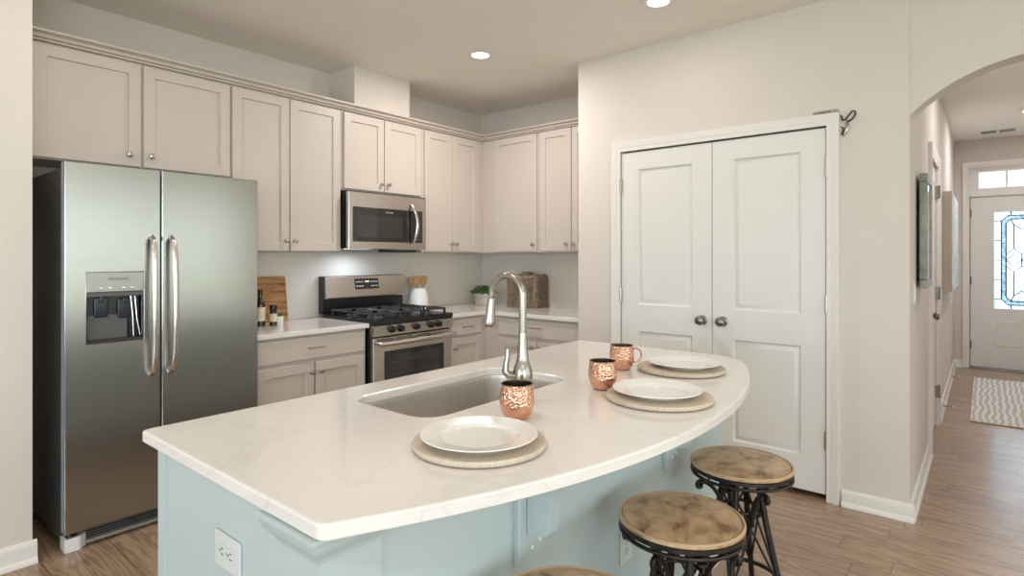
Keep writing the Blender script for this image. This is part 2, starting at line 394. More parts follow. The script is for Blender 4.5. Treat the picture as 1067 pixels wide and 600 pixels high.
        if not through: b.faces.new(r2[::-1])
        else:
            g2 = {(i, j): b.verts.new(P(x if 0 < i < len(xs) - 1 else (0 if i == 0 else wd), y if 0 < j < len(ys) - 1 else (0 if j == 0 else ht), -t)) for i, x in enumerate(xs) for j, y in enumerate(ys)}
            for i in range(len(xs) - 1):
                for j in range(len(ys) - 1):
                    cx, cy = (xs[i] + xs[i + 1]) / 2, (ys[j] + ys[j + 1]) / 2
                    if any(c[0] < cx < c[1] and c[2] < cy < c[3] for c in cells): continue
                    b.faces.new([g2[(i, j)], g2[(i, j + 1)], g2[(i + 1, j + 1)], g2[(i + 1, j)]])
        bmesh.ops.remove_doubles(b, verts=b.verts[:], dist=1e-6)
        bmesh.ops.recalc_face_normals(b, faces=b.faces[:])
        s.bm(b, mi); b.free(); return s

ORG = {}
def tag(o, label=None, cat=None, group=None, kind=None):
    if label: o['label'] = label
    if cat: o['category'] = cat
    if group: o['group'] = group
    if kind: o['kind'] = kind
    return o

def obj(name, mb, m, parent=None, org=None, label=None, angle=38):
    """one mesh object; coordinates in the builder are world coordinates unless the parent sits at the origin"""
    o0 = Vector(org) if org is not None else (ORG[parent.name] if parent else Vector((0, 0, 0)))
    me = bpy.data.meshes.new(name)
    me.from_pydata([tuple(Vector(v) - o0) for v in mb.v], [], mb.f)
    ms = m if isinstance(m, (list, tuple)) else [m]
    for x in ms: me.materials.append(x)
    if len(ms) > 1: me.polygons.foreach_set('material_index', mb.mi)
    me.polygons.foreach_set('use_smooth', [True] * len(me.polygons))
    me.update(); me.set_sharp_from_angle(angle=math.radians(angle))
    o = bpy.data.objects.new(name, me); COL.objects.link(o)
    wn = o.modifiers.new('weighted_normals', 'WEIGHTED_NORMAL'); wn.keep_sharp = True; wn.weight = 60
    if parent:
        o.parent = parent; o.location = o0 - ORG[parent.name]
    else: o.location = o0
    ORG[o.name] = o0
    if label: o['label'] = label
    return o

def thing(name, label, cat, loc=(0, 0, 0), group=None):
    o = bpy.data.objects.new(name, None); o.empty_display_size = .05; COL.objects.link(o)
    o.location = loc; ORG[o.name] = Vector(loc)
    return tag(o, label, cat, group)

def struct(name, mb, m, label=None, cat=None, parent=None):
    o = obj(name, mb, m, parent)
    if parent is None: tag(o, label, cat, None, 'structure')
    return o

def text_part(name, body, size, origin, U, V, m, parent, depth=.0006):
    cu = bpy.data.curves.new(name, 'FONT'); cu.body = body; cu.size = size; cu.extrude = depth; cu.align_x = 'CENTER'; cu.align_y = 'CENTER'
    t = bpy.data.objects.new(name, cu); COL.objects.link(t)
    bpy.context.view_layer.update()
    me = bpy.data.meshes.new_from_object(t.evaluated_get(bpy.context.evaluated_depsgraph_get()))
    COL.objects.unlink(t); bpy.data.objects.remove(t)
    U, V = Vector(U), Vector(V); N = U.cross(V); O = Vector(origin); P0 = ORG[parent.name]
    for v in me.vertices: v.co = O + U * v.co.x + V * v.co.y + N * v.co.z - P0
    me.materials.append(m); me.name = name
    o = bpy.data.objects.new(name, me); COL.objects.link(o); o.parent = parent; ORG[o.name] = P0
    return o

# ------------------------------------------------------------------ setting
YA, XB, XP, ZC, CT = 3.873, 4.21, 3.517, 2.739, 0.885
YH = 0.295            # hall left wall plane
def bx(*a, **k): return MB().box(*a, **k)
struct('floor', bx(-3.9, 9.1, -3.3, 4.0, -.1, 0), M['floor'], 'brown oak plank floor running from kitchen into the hall', 'floor')
struct('ceiling', bx(-3.9, 9.1, -3.3, 4.0, ZC, ZC + .1), M['ceil'], 'smooth pale ceiling over kitchen and hall', 'ceiling')
struct('wall_back', bx(.6, XB + .1, YA, YA + .1, 0, ZC), M['wall'], 'beige wall behind fridge, stove and cabinets', 'wall')
struct('wall_right', bx(XB, XB + .1, .40, YA, 0, ZC), M['wall'], 'beige wall at the right end of the kitchen counter', 'wall')
struct('wall_left', bx(-3.8, .6, 3.215, YA + .1, 0, ZC), M['wall'], 'pale wall stub at the left edge beside the fridge', 'wall')
# pantry box: front wall with the double-door opening, return wall beside the counter
DY0, DY1, DZ = .665, 1.935, 2.058
pw = MB()
pw.box(XP, XP + .1, DY1, 2.276, 0, ZC); pw.box(XP, XP + .1, YH, DY0, 0, ZC); pw.box(XP, XP + .1, DY0, DY1, DZ, ZC)
struct('wall_pantry', pw, M['wall'], 'beige wall holding the white pantry double door', 'wall')
struct('wall_pantry_side', bx(XP + .1, XB, 2.176, 2.276, 0, ZC), M['wall'], 'pantry side wall at the end of the counter', 'wall')
# hall left wall with door opening
HX0, HX1 = 4.82, 5.66
hw = MB()
hw.box(XP + .1, HX0, YH, YH + .1, 0, ZC); hw.box(HX1, 8.95, YH, YH + .1, 0, ZC); hw.box(HX0, HX1, YH, YH + .1, 2.045, ZC)
struct('wall_hall_left', hw, M['wall'], 'long hall wall with pictures leading to the front door', 'wall')
struct('wall_hall_right', bx(XP + .146, 8.95, -1.2, -1.1, 0, ZC), M['wall'], 'right wall of the hall', 'wall')
# front wall of the hall with door opening and transom opening
FX = 8.85; FY0, FY1 = -.80, .145; FZ = 2.06; TZ0, TZ1 = 2.155, 2.365
fw = MB()
fw.box(FX, FX + .12, FY1, YH, 0, ZC); fw.box(FX, FX + .12, -1.1, FY0, 0, ZC); fw.box(FX, FX + .12, FY0, FY1, TZ1, ZC)
struct('wall_hall_end', fw, M['wall'], 'wall at the far end of the hall around the front door', 'wall')
# arch wall
R = .707; yc = -.217; z0 = 2.046 + .228 - R
arc = []
for i in range(41):
    a = math.asin(.52 / R) * (1 - 2 * i / 40)
    arc.append((yc + R * math.sin(a), z0 + R * math.cos(a)))
poly = [(YH, arc[0][1])] + arc[1:] + [(yc - .52, 0), (-1.2, 0), (-1.2, ZC), (YH, ZC)]
struct('wall_arch', MB().prism(poly, lambda u, v, d: (d, u, v), XP + .014, XP + .145), M['wall'], 'beige wall with the shallow arched opening to the hall', 'wall')
# rear room shell (behind the camera): wall with patio door, wall with two windows
rw = MB()
for p, q in ((-3.8, -3.3), (-.3, .2), (3.2, 3.4), (6.4, 6.6)): rw.box(p, q, -3.3, -3.2, 0, ZC)
for p, q in ((-3.3, -.3), (.2, 3.2), (3.4, 6.4)): rw.box(p, q, -3.3, -3.2, 0, .33); rw.box(p, q, -3.3, -3.2, 2.39, ZC)
struct('wall_dining_end', bx(6.5, 6.6, -3.2, -1.2, 0, ZC), M['wall'], 'end wall of the dining side behind the hall', 'wall')
struct('wall_patio', rw, M['wall'], 'wall with three wide windows behind the camera', 'wall')
bw = MB()
bw.box(-3.9, -3.8, -3.3, -2.55, 0, ZC); bw.box(-3.9, -3.8, -.55, .35, 0, ZC); bw.box(-3.9, -3.8, 2.35, 3.97, 0, ZC)
bw.box(-3.9, -3.8, -2.55, -.55, 0, .7); bw.box(-3.9, -3.8, -2.55, -.55, 2.2, ZC); bw.box(-3.9, -3.8, .35, 2.35, 0, .7); bw.box(-3.9, -3.8, .35, 2.35, 2.2, ZC)
struct('wall_behind', bw, M['wall'], 'wall with two windows behind the camera', 'wall')
def window(name, horiz, a0, a1, z0, z1, pos, label, n=2):
    mb = MB(); g = MB()
    def B(mbx, p0, p1, q0, q1, d0, d1):
        if horiz: mbx.box(p0, p1, pos + d0, pos + d1, q0, q1)
        else: mbx.box(pos + d0, pos + d1, p0, p1, q0, q1)
    f = .05
    B(mb, a0, a1, z0, z0 + f, -.03, .03); B(mb, a0, a1, z1 - f, z1, -.03, .03)
    for i in range(n + 1):
        c = a0 + (a1 - a0) * i / n
        c = min(max(c, a0 + f / 2), a1 - f / 2)
        B(mb, c - f / 2, c + f / 2, z0 + f, z1 - f, -.03, .03)
    B(g, a0 + f, a1 - f, z0 + f, z1 - f, -.003, .003)
    o = struct(name, mb, M['trim'], label, 'window')
    obj('pane', g, M['pane'], o)
    return o
window('window_2', False, -2.55, -.55, .7, 2.2, -3.84, 'white window behind the camera, patio side', 4)
window('window_3', False, .35, 2.35, .7, 2.2, -3.84, 'white window behind the camera, kitchen side', 2)
window('window_4', True, .2, 3.2, .33, 2.39, -3.24, 'wide white window behind the camera, living side', 3)
window('window_6', True, -3.3, -.3, .33, 2.39, -3.24, 'unseen white window added for fill light behind the camera, far left', 3)  # extra window out of view, added as the opening for the fill light
window('window_5', True, 3.4, 6.4, .33, 2.39, -3.24, 'wide white window behind the camera, dining side', 3)
struct('trim_lawn', bx(-30, 40, -30, 30, -.6, -.35), M['grasslawn'], 'lawn outside the windows', 'ground')

# baseboards
def base(name, p0, p1, nrm, label, h=.088):
    """baseboard with eased top and shoe between two floor points; nrm points into the room"""
    p0, p1, nv = Vector(p0 + (0,)), Vector(p1 + (0,)), Vector(nrm + (0,))
    L = (p1 - p0).length; U = (p1 - p0) / L
    prof = [(0, 0), (.026, 0), (.026, .012), (.020, .022), (.015, .026), (.015, h - .022), (.011, h - .012), (.009, h - .004), (.005, h), (0, h)]
    mb = MB(); mb.prism(prof, lambda u, v, d: p0 + U * d + nv * u + Vector((0, 0, v)), 0, L)
    return struct(name, mb, M['trim'], label, 'baseboard')
base('baseboard_left', (-3.8, 3.215), (.615, 3.215), (0, -1), 'white baseboard along the wall stub left of the fridge', .1)
base('baseboard_pantry', (XP, YH - .022), (XP, .595), (-1, 0), 'white baseboard right of the pantry door')
base('baseboard_pantry_left', (XP, 2.01), (XP, 2.276), (-1, 0), 'white baseboard left of the pantry door')
base('baseboard_hall', (XP + .003, YH), (4.745, YH), (0, -1), 'white baseboard from pantry corner to hall door')
base('baseboard_hall_far', (5.735, YH), (FX, YH), (0, -1), 'white baseboard from hall door to front door wall')
base('baseboard_entry', (FX, .215), (FX, YH), (-1, 0), 'short white baseboard left of the front door')
base('baseboard_hall_right', (XP + .15, -1.1), (FX, -1.1), (0, 1), 'white baseboard along right hall wall')

def casing(name, axis, pos, a0, a1, ztop, wdt, label, nsign, foot=0.0):
    """moulded door casing of two legs and a head; axis 'Y' runs along y on plane x=pos, 'X' runs along x on plane y=pos"""
    prof = [(0, 0), (0, .010), (.008, .013), (wdt * .35, .012), (wdt * .45, .017), (wdt * .7, .019), (wdt * .82, .024), (wdt, .024), (wdt, 0)]
    mb = MB()
    rings = []
    for (cx, cz, sx, sz) in ((a0, foot, -1, 0), (a0, ztop, -1, 1), (a1, ztop, 1, 1), (a1, foot, 1, 0)):
        ring = []
        for u, d in prof:
            a = cx + sx * u; z = cz + sz * u; p = pos + nsign * d
            ring.append((p, a, z) if axis == 'Y' else (a, p, z))
        rings.append(ring)
    k = len(prof)
    vs = sum(rings, []); fs = []
    for i in range(3):
        for q in range(k - 1): fs.append((i * k + q, i * k + q + 1, (i + 1) * k + q + 1, (i + 1) * k + q))
    fs.append(tuple(range(k))); fs.append(tuple(3 * k + q for q in range(k)))
    b = bmesh.new(); bv = [b.verts.new(v) for v in vs]
    for f in fs: b.faces.new([bv[i] for i in f])
    bmesh.ops.recalc_face_normals(b, faces=b.faces[:]); mb.bm(b); b.free()
    return struct(name, mb, M['trim'], label, 'door casing')
casing('trim_1', 'Y', XP, DY0 + .004, DY1 - .004, DZ - .004, .062, 'white moulded casing around the pantry double door', -1)
casing('trim_2', 'X', YH, HX0, HX1, 2.04, .07, 'white casing around the hall side door', -1)
casing('trim_3', 'Y', FX, FY0 - .005, FY1 + .005, TZ1 + .045, .062, 'white casing around front door and transom', -1)

# pantry double door
MOLD = [(.004, -.004), (.010, -.0135), (.014, -.014), (.034, -.003), (.037, -.002)]
def pantry_door(name, y_hi, y_lo, label, knob_y, hinge_y):
    wd = y_hi - y_lo; ht = 2.045 - .032
    O = (XP + .004, y_hi, .032)
    mb = MB(); st = .125
    cells = [(st, wd - st, .195, .805), (st, wd - st, .985, 1.895)]
    mb.paneled(O, (0, -1, 0), (0, 0, 1), (-1, 0, 0), wd, ht, .035, cells, MOLD, .002)
    d = struct(name, mb, M['door'], label, 'door')
    k = MB(); k.lathe([(0, 0), (.031, 0), (.031, -.004), (.026, -.008), (.012, -.010), (.010, -.026), (.016, -.032), (.026, -.040), (.029, -.050), (.026, -.060), (.015, -.066), (0, -.067)], (XP + .004, knob_y, .943), 28, axis='X')
    obj('knob', k, M['darkmetal'], d, label='dark pewter door knob')
    for z in (.33, 1.08, 1.825):
        h = MB(); h.tube([(XP - .006, hinge_y, z - .047), (XP - .006, hinge_y, z + .047)], .0075, 10)
        h.box(XP - .004, XP + .0035, hinge_y - .011, hinge_y + .011, z - .044, z + .044)
        h.sphere((XP - .006, hinge_y, z + .051), .006); h.sphere((XP - .006, hinge_y, z - .051), .006)
        obj('hinge', h, M['knobm'], d, label='satin nickel door hinge')
    return d
pantry_door('door_1', 1.9295, 1.3035, 'left leaf of the white two panel pantry door', 1.362, 1.930)
pantry_door('door_2', 1.2995, .674, 'right leaf of the white two panel pantry door', 1.236, .670)

# hall side door
hd = MB(); hd.paneled((HX0 + .005, YH + .012, .012), (1, 0, 0), (0, 0, 1), (0, -1, 0), HX1 - HX0 - .01, 2.025, .035,
                      [(.13, .70, .2, .8), (.13, .70, .98, 1.9)], MOLD, .002)
d = struct('door_4', hd, M['door'], 'closed white side door in the hall between the two pictures', 'door')
k = MB(); k.lathe([(0, 0), (.03, 0), (.03, -.005), (.011, -.01), (.010, -.03), (.024, -.04), (.029, -.052), (.024, -.064), (0, -.068)], (HX0 + .075, YH + .012, .93), 24, axis='Y')
obj('knob', k, M['darkmetal'], d, label='dark pewter door knob')
for z in (.27, 1.05, 1.85):
    h = MB(); h.tube([(HX1 - .004, YH - .012, z - .05), (HX1 - .004, YH - .012, z + .05)], .009, 8)
    h.box(HX1 - .02, HX1 + .004, YH - .012, YH + .011, z - .045, z + .045)
    obj('hinge', h, M['darkmetal'], d)

# front door with leaded glass
GY0, GY1, GZ0, GZ1 = -.60, -.056, .70, 1.895
fo = (FX + .035, FY1 - .006, .02)
fd = MB()
wdt = FY1 - FY0 - .012
u0, u1 = fo[1] - GY1, fo[1] - GY0
fd.paneled(fo, (0, -1, 0), (0, 0, 1), (-1, 0, 0), wdt, 2.035, .045, [(u0, u1, GZ0 - .02, GZ1 - .02)], [(.012, .006), (.022, .004), (.03, -.01)], .002, through=True)
fdo = struct('door_3', fd, M['door'], 'white front door with leaded glass at the end of the hall', 'door')
pn = MB(); pn.paneled((FX + .0345, -.075, .27), (0, -1, 0), (0, 0, 1), (-1, 0, 0), .51, .32, .001, [(.005, .505, .005, .315)], [(.01, .006), (.02, .008), (.035, .001), (.05, .004)], .001)
obj('lower_panel', pn, M['door'], fdo)
gx = FX + .055
gl = MB(); gl.box(gx, gx + .006, GY0 + .02, GY1 - .02, GZ0 + .02, GZ1 - .02)
obj('glass_pane', gl, M['obscure'], fdo)
def yz(u, v): return (gx - .004, GY1 - .02 - u * (GY1 - GY0 - .04), GZ0 + .02 + v * (GZ1 - GZ0 - .04))
W_, H_ = GY1 - GY0 - .04, GZ1 - GZ0 - .04
bo = [(.14, .10), (.14, .90), (.26, .955), (.74, .955), (.86, .90), (.86, .10), (.74, .045), (.26, .045)]
bi = [(.225, .125), (.225, .875), (.31, .915), (.69, .915), (.775, .875), (.775, .125), (.69, .085), (.31, .085)]
bm_ = MB()
V_ = [yz(*p) for p in bo] + [yz(*p) for p in bi]
bm_.add([(x + .001, y, z) for x, y, z in V_] + [(x - .001, y, z) for x, y, z in V_],
        [(i, (i + 1) % 8, 8 + (i + 1) % 8, 8 + i) for i in range(8)] + [(16 + i, 24 + i, 24 + (i + 1) % 8, 16 + (i + 1) % 8) for i in range(8)])
obj('glass_border', bm_, M['border'], fdo, label='blue textured glass border')
cm = MB()
def came(*pts, closed=False):
    cm.tube([yz(*p) for p in pts], .0062, 6, closed=closed)
came(*bo, closed=True); came(*bi, closed=True)
for v in (.30, .5, .70): came((0, v), (.14, v)); came((.86, v), (1, v))
for v in (.10, .90): came((0, v), (.14, v)); came((.86, v), (1, v))
for u in (.31, .69): came((u, 0), (u, .045)); came((u, .955), (u, 1))
came((.31, .915), (.36, .86), (.5, .81), (.64, .86), (.69, .915)); came((.31, .085), (.36, .14), (.5, .19), (.64, .14), (.69, .085))
came((.36, .86), (.36, .62), (.5, .56), (.64, .62), (.64, .86)); came((.36, .14), (.36, .38), (.5, .44), (.64, .38), (.64, .14))
came((.225, .56), (.36, .62), (.5, .56), (.64, .62), (.775, .56)); came((.225, .44), (.36, .38), (.5, .44), (.64, .38), (.775, .44))
came((.225, .5), (.36, .44), (.5, .5), (.64, .44), (.775, .5)); came((.225, .5), (.36, .56), (.5, .5), (.64, .56), (.775, .5))
came((.5, .56), (.5, .44))
obj('lead_came', cm, M['came'], fdo, label='dark lead cames of the glass')
for z in (.28, 1.05, 1.86):
    h = MB(); h.tube([(FX + .026, FY1 - .003, z - .05), (FX + .026, FY1 - .003, z + .05)], .010, 8)
    h.box(FX + .026, FX + .033, FY1 - .018, FY1 + .003, z - .045, z + .045)
    obj('hinge', h, M['darkmetal'], fdo, label='dark door hinge')
# threshold and transom
struct('trim_4', bx(FX - .03, FX + .12, FY0, FY1, 0, .018, bev=.004), M['darkmetal'], 'dark threshold under the front door', 'threshold')
tr = MB(); tr.box(FX - .002, FX + .1, FY0, FY1, FZ, TZ0); tr.box(FX, FX + .1, FY0, FY1, TZ1 - .02, TZ1)
tr.box(FX + .02, FX + .06, FY1 - .085, FY1, TZ0, TZ1 - .02); tr.box(FX + .02, FX + .06, FY0, FY0 + .085, TZ0, TZ1 - .02)
for yy in (-.195, -.46): tr.box(FX + .025, FX + .055, yy - .009, yy + .009, TZ0, TZ1 - .02)
tr.box(FX + .083, FX + .1, FY1 - .025, FY1, 0, FZ); tr.box(FX + .083, FX + .1, FY0, FY0 + .025, 0, FZ)
tw = struct('window_1', tr, M['trim'], 'white transom window above the front door', 'window')
obj('pane', bx(FX + .038, FX + .042, FY0 + .085, FY1 - .085, TZ0, TZ1 - .02), M['pane'], tw)

# soffit chase above the cabinets
struct('wall_chase', bx(2.50, 3.02, 3.553, YA - .001, 2.395, ZC - .001), M['wall'], 'pale boxed chase above the cabinets over the microwave', 'soffit box')
# backsplash tile
struct('wall_backsplash', bx(1.605, XB - .012, YA - .010, YA - .001, CT + .001, 1.371), M['tileA'], 'white subway tile behind the stove', 'tile backsplash')
struct('wall_backsplash_side', bx(XB - .010, XB - .001, 2.28, YA - .011, CT + .001, 1.371), M['tileB'], 'white subway tile behind the basket', 'tile backsplash')

# ------------------------------------------------------------------ cabinets
KNOB = [(0, 0), (.007, 0), (.006, .004), (.0045, .012), (.007, .016), (.0135, .020), (.0155, .025), (.013, .030), (.006, .0325), (0, .033)]
def knob(parent, p, axis):
    mb = MB(); mb.lathe([(r, -z) for r, z in KNOB], p, 20, axis=axis)
    return obj('knob', mb, M['knobm'], parent, label='satin nickel knob')
SHAKE = [(.001, -.002), (.002, -.0105)]
def door_front(parent, face, a0, a1, z0, z1, pos, knob_at=None, st=.057, name='door'):
    """face 'A': plane y=pos facing -Y, a along x; face 'B': plane x=pos facing -X, a along y (a0 > a1)"""
    mb = MB()
    wd = abs(a1 - a0); ht = z1 - z0
    cells = [(st, wd - st, st, ht - st)] if st else []
    if face == 'A': mb.paneled((a0, pos, z0), (1, 0, 0), (0, 0, 1), (0, -1, 0), wd, ht, .0195, cells, SHAKE, .0025)
    else: mb.paneled((pos, a0, z0), (0, -1, 0), (0, 0, 1), (-1, 0, 0), wd, ht, .0195, cells, SHAKE, .0025)
    d = obj(name, mb, M['cab'], parent)
    if knob_at:
        a, z = knob_at
        knob(d, (a, pos, z) if face == 'A' else (pos, a, z), 'Y' if face == 'A' else 'X')
    return d
def pull(parent, face, a, z, pos):
    mb = MB(); L = .048
    pts = []
    for i in range(13):
        t = -1 + 2 * i / 12
        pts.append((a + t * L * 1.25, .026 - .006 * t * t))
    def P(u, o): return (u, pos - o, z) if face == 'A' else (pos - o, u, z)
    mb.tube([P(u, o) for u, o in pts], .0048, 8)
    for s in (-1, 1): mb.tube([P(a + s * L, 0), P(a + s * L, .023)], .0042, 8)
    return obj('pull', mb, M['knobm'], parent, label='bar pull of satin nickel')
def carcass(parent, x0, x1, y0, y1, z0, z1): return obj('cabinet_body', bx(x0, x1, y0, y1, z0, z1, bev=.001, seg=1), M['cab'], parent)
UB, UT, UM = 1.372, 2.386, 1.815
YF = YA - .33; YD = YA - .35
g = 'greige shaker wall cabinets'
c = thing('wall_cabinet', 'wide greige wall cabinet directly above the refrigerator', 'cabinet', (.655, YF, UM), g)
carcass(c, .64, 1.598, YF, YA - .002, UM, UT)
door_front(c, 'A', .655, 1.117, UM + .006, 2.374, YD, (1.060, 1.882)); door_front(c, 'A', 1.129, 1.592, UM + .006, 2.374, YD, (1.163, 1.884))
c = thing('wall_cabinet', 'tall two door greige wall cabinet between fridge cabinet and microwave', 'cabinet', (1.60, YF, UB), g)
carcass(c, 1.600, 2.377, YF, YA - .012, UB, UT)
door_front(c, 'A', 1.606, 1.976, UB + .004, 2.374, YD, (1.950, 1.443)); door_front(c, 'A', 1.983, 2.362, UB + .004, 2.374, YD, (2.010, 1.443))
c = thing('wall_cabinet', 'short two door greige wall cabinet above the microwave', 'cabinet', (2.38, YF, UM), g)
carcass(c, 2.379, 3.138, YF, YA - .002, UM, UT)
door_front(c, 'A', 2.396, 2.745, UM + .012, 2.374, YD, (2.716, 1.885)); door_front(c, 'A', 2.752, 3.120, UM + .012, 2.374, YD, (2.781, 1.888))
c = thing('wall_cabinet', 'tall greige wall cabinet right of the microwave in the corner', 'cabinet', (3.14, YF, UB), g)
carcass(c, 3.140, XB - .002, YF, YA - .012, UB, UT)
door_front(c, 'A', 3.160, 3.474, UB + .010, 2.374, YD, (3.450, 1.447)); door_front(c, 'A', 3.480, 3.800, UB + .010, 2.374, YD, (3.506, 1.447))
XF = XB - .33; XD = XB - .35
c = thing('wall_cabinet', 'single door greige wall cabinet on the side wall above the basket', 'cabinet', (XF, 2.90, UB), g)
carcass(c, XF, XB - .012, 2.900, YF - .001, UB, UT)
door_front(c, 'B', 3.395, 2.916, UB + .012, 2.380, XD, (2.945, 1.442))
c = thing('wall_cabinet', 'two door greige wall cabinet beside the pantry wall', 'cabinet', (XF, 2.28, UB), g)
carcass(c, XF, XB - .012, 2.279, 2.899, UB, UT)
door_front(c, 'B', 2.885, 2.569, UB + .012, 2.380, XD, (2.610, 1.445)); door_front(c, 'B', 2.563, 2.290, UB + .012, 2.380, XD, (2.537, 1.442))
# crown moulding, one continuous run with an inside corner
prof = [(0, 2.3865), (-.020, 2.3865), (-.022, 2.392), (-.010, 2.3935), (-.011, 2.399), (-.026, 2.401), (-.030, 2.408), (-.018, 2.410), (-.022, 2.418), (-.036, 2.424), (-.046, 2.427), (-.046, 2.437), (.02, 2.437), (.02, 2.3865)]
k = len(prof); vs = []
for (fx, fy) in ((.602, None), (None, None), (None, 2.278)):
    for o, z in prof:
        X = fx if fx is not None else XF + o
        Y = fy if fy is not None else YF + o
        vs.append((X, Y, z))
fs = []
for i in range(2):
    for q in range(k): fs.append((i * k + q, i * k + (q + 1) % k, (i + 1) * k + (q + 1) % k, (i + 1) * k + q))
fs.append(tuple(range(k))); fs.append(tuple(2 * k + q for q in range(k))[::-1])
mb = MB(); b = bmesh.new(); bv = [b.verts.new(v) for v in vs]
for f in fs: b.faces.new([bv[i] for i in f])
bmesh.ops.recalc_face_normals(b, faces=b.faces[:]); mb.bm(b); b.free()
tag(obj('crown_moulding', mb, M['cab'], None, (.602, YF, 2.3865)), 'stepped greige crown moulding running along the tops of the wall cabinets', 'moulding')

# base cabinets
YBF = YA - .61; YBD = YA - .63; XBF = XB - .61; XBD = XB - .63; BT = CT - .031
g = 'greige base cabinets'
def toe(c, x0, x1, y0, y1): obj('toe_kick', bx(x0, x1, y0, y1, 0, .1), M['cab'], c)
c = thing('base_cabinet', 'greige base cabinet between refrigerator and stove', 'cabinet', (1.60, YBF, 0), g)
carcass(c, 1.600, 2.383, YBF, YA - .002, .1, BT); toe(c, 1.61, 2.375, YBF + .06, YA - .01)
dr = door_front(c, 'A', 1.622, 2.366, .700, .838, YBD, None, 0, 'drawer'); pull(dr, 'A', 1.994, .771, YBD)
door_front(c, 'A', 1.622, 1.986, .118, .676, YBD, (1.958, .618)); door_front(c, 'A', 1.996, 2.366, .118, .676, YBD, (2.024, .618))
c = thing('base_cabinet', 'narrow greige base cabinet right of the stove', 'cabinet', (3.16, YBF, 0), g)
carcass(c, 3.157, XBF + .02, YBF, YA - .002, .1, BT); toe(c, 3.165, XBF + .02, YBF + .06, YA - .01)
dr = door_front(c, 'A', 3.178, 3.536, .708, .838, YBD, None, 0, 'drawer'); pull(dr, 'A', 3.36, .773, YBD)
door_front(c, 'A', 3.178, 3.536, .118, .690, YBD, (3.214, .612))
c = thing('base_cabinet', 'greige base cabinet below the basket beside the pantry', 'cabinet', (XBF, 2.28, 0), g)
carcass(c, XBF, XB - .002, 2.279, YBF - .001, .1, BT); toe(c, XBF + .06, XB - .01, 2.285, YBF + .05)
dr = door_front(c, 'B', 3.100, 2.300, .700, .836, XBD, None, 0, 'drawer'); pull(dr, 'B', 2.705, .780, XBD)
door_front(c, 'B', 3.100, 2.704, .118, .672, XBD, (2.735, .625)); door_front(c, 'B', 2.698, 2.300, .118, .672, XBD, (2.670, .625))

def slab(name, outline, z0, z1, m, label, hole=None, ch=.004, cat='countertop'):
    """countertop: outline is CCW; chamfered top edge; optional hole (CW or CCW)"""
    def inset(poly, d):
        out = []; n = len(poly)
        for i in range(n):
            p0, p1, p2 = Vector(poly[i - 1]), Vector(poly[i]), Vector(poly[(i + 1) % n])
            e1 = (p1 - p0).normalized(); e2 = (p2 - p1).normalized()
            n1 = Vector((-e1.y, e1.x)); n2 = Vector((-e2.y, e2.x)); mm = (n1 + n2)
            mm = mm / max(.3, 1 + n1.dot(n2)) if mm.length > 1e-6 else n1
            out.append(tuple(p1 + mm * d))
        return out
    b = bmesh.new()
    def ring(poly, z): return [b.verts.new((x, y, z)) for x, y in poly]
    def bridge(A, B):
        for i in range(len(A)): b.faces.new((A[i], A[(i + 1) % len(A)], B[(i + 1) % len(B)], B[i]))
    loops = [(outline, 1)] + ([(hole, -1)] if hole else [])
    tops = []; bots = []
    for poly, sgn in loops:
        top = ring(inset(poly, ch * sgn), z1); mid = ring(inset(poly, ch * .3 * sgn), z1 - ch * .3); mid2 = ring(poly, z1 - ch)
        lo2 = ring(poly, z0 + ch * .6); bot = ring(inset(poly, ch * .6 * sgn), z0)
        bridge(top, mid); bridge(mid, mid2); bridge(mid2, lo2); bridge(lo2, bot)
        tops.append(top); bots.append(bot)
    for rs in (tops, bots):
        es = []
        for rr in rs:
            for i in range(len(rr)):
                e = b.edges.get((rr[i], rr[(i + 1) % len(rr)])) or b.edges.new((rr[i], rr[(i + 1) % len(rr)])); es.append(e)
        bmesh.ops.triangle_fill(b, use_beauty=True, use_dissolve=False, edges=es)
    bmesh.ops.recalc_face_normals(b, faces=b.faces[:])
    mb = MB(); mb.bm(b); b.free()
    return tag(obj(name, mb, m, None, (outline[0][0], outline[0][1], z0), angle=15), label, cat)
yE = YA - .65; xE = XB - .65
slab('countertop', [(1.600, yE), (2.387, yE), (2.387, YA - .001), (1.600, YA - .001)], CT - .03, CT, M['quartz'], 'white counter slab between refrigerator and stove')
slab('countertop', [(3.157, yE), (xE, yE), (xE, 2.279), (XB - .001, 2.279), (XB - .001, YA - .001), (3.157, YA - .001)], CT - .03, CT, M['quartz'], 'white corner counter slab holding the basket and plant')

# ------------------------------------------------------------------ refrigerator
FYF = 3.18; fx0, fx1, fxm = .706, 1.591, 1.0975
fr = thing('refrigerator', 'stainless steel side by side refrigerator with ice and water dispenser', 'refrigerator', (fx0, FYF, 0))
obj('cabinet_body', bx(fx0 + .004, fx1 - .004, FYF + .075, YA - .02, .03, 1.745, bev=.004), M['fridgeside'], fr, label='dark grey cabinet sides')
def fdoor(x0, x1, cells):
    mb = MB(); mb.paneled((x0, FYF, .085), (1, 0, 0), (0, 0, 1), (0, -1, 0), x1 - x0, 1.768 - .085, .012, cells, [(.004, .002), (.007, 0), (.012, -.011)], .003, through=bool(cells))
    return mb
DX0, DX1, DZ0, DZ1 = .781, 1.026, .928, 1.270
d1 = obj('freezer_door', fdoor(fx0, fxm - .004, [(DX0 - fx0, DX1 - fx0, DZ0 - .085, DZ1 - .085)]), M['steel'], fr)
e = MB()
e.box(fx0 + .002, DX0 + .008, FYF + .0125, FYF + .066, .087, 1.766); e.box(DX1 - .008, fxm - .006, FYF + .0125, FYF + .066, .087, 1.766)
e.box(DX0 + .008, DX1 - .008, FYF + .0125, FYF + .066, .087, DZ0 + .008); e.box(DX0 + .008, DX1 - .008, FYF + .0125, FYF + .066, DZ1 - .008, 1.766)
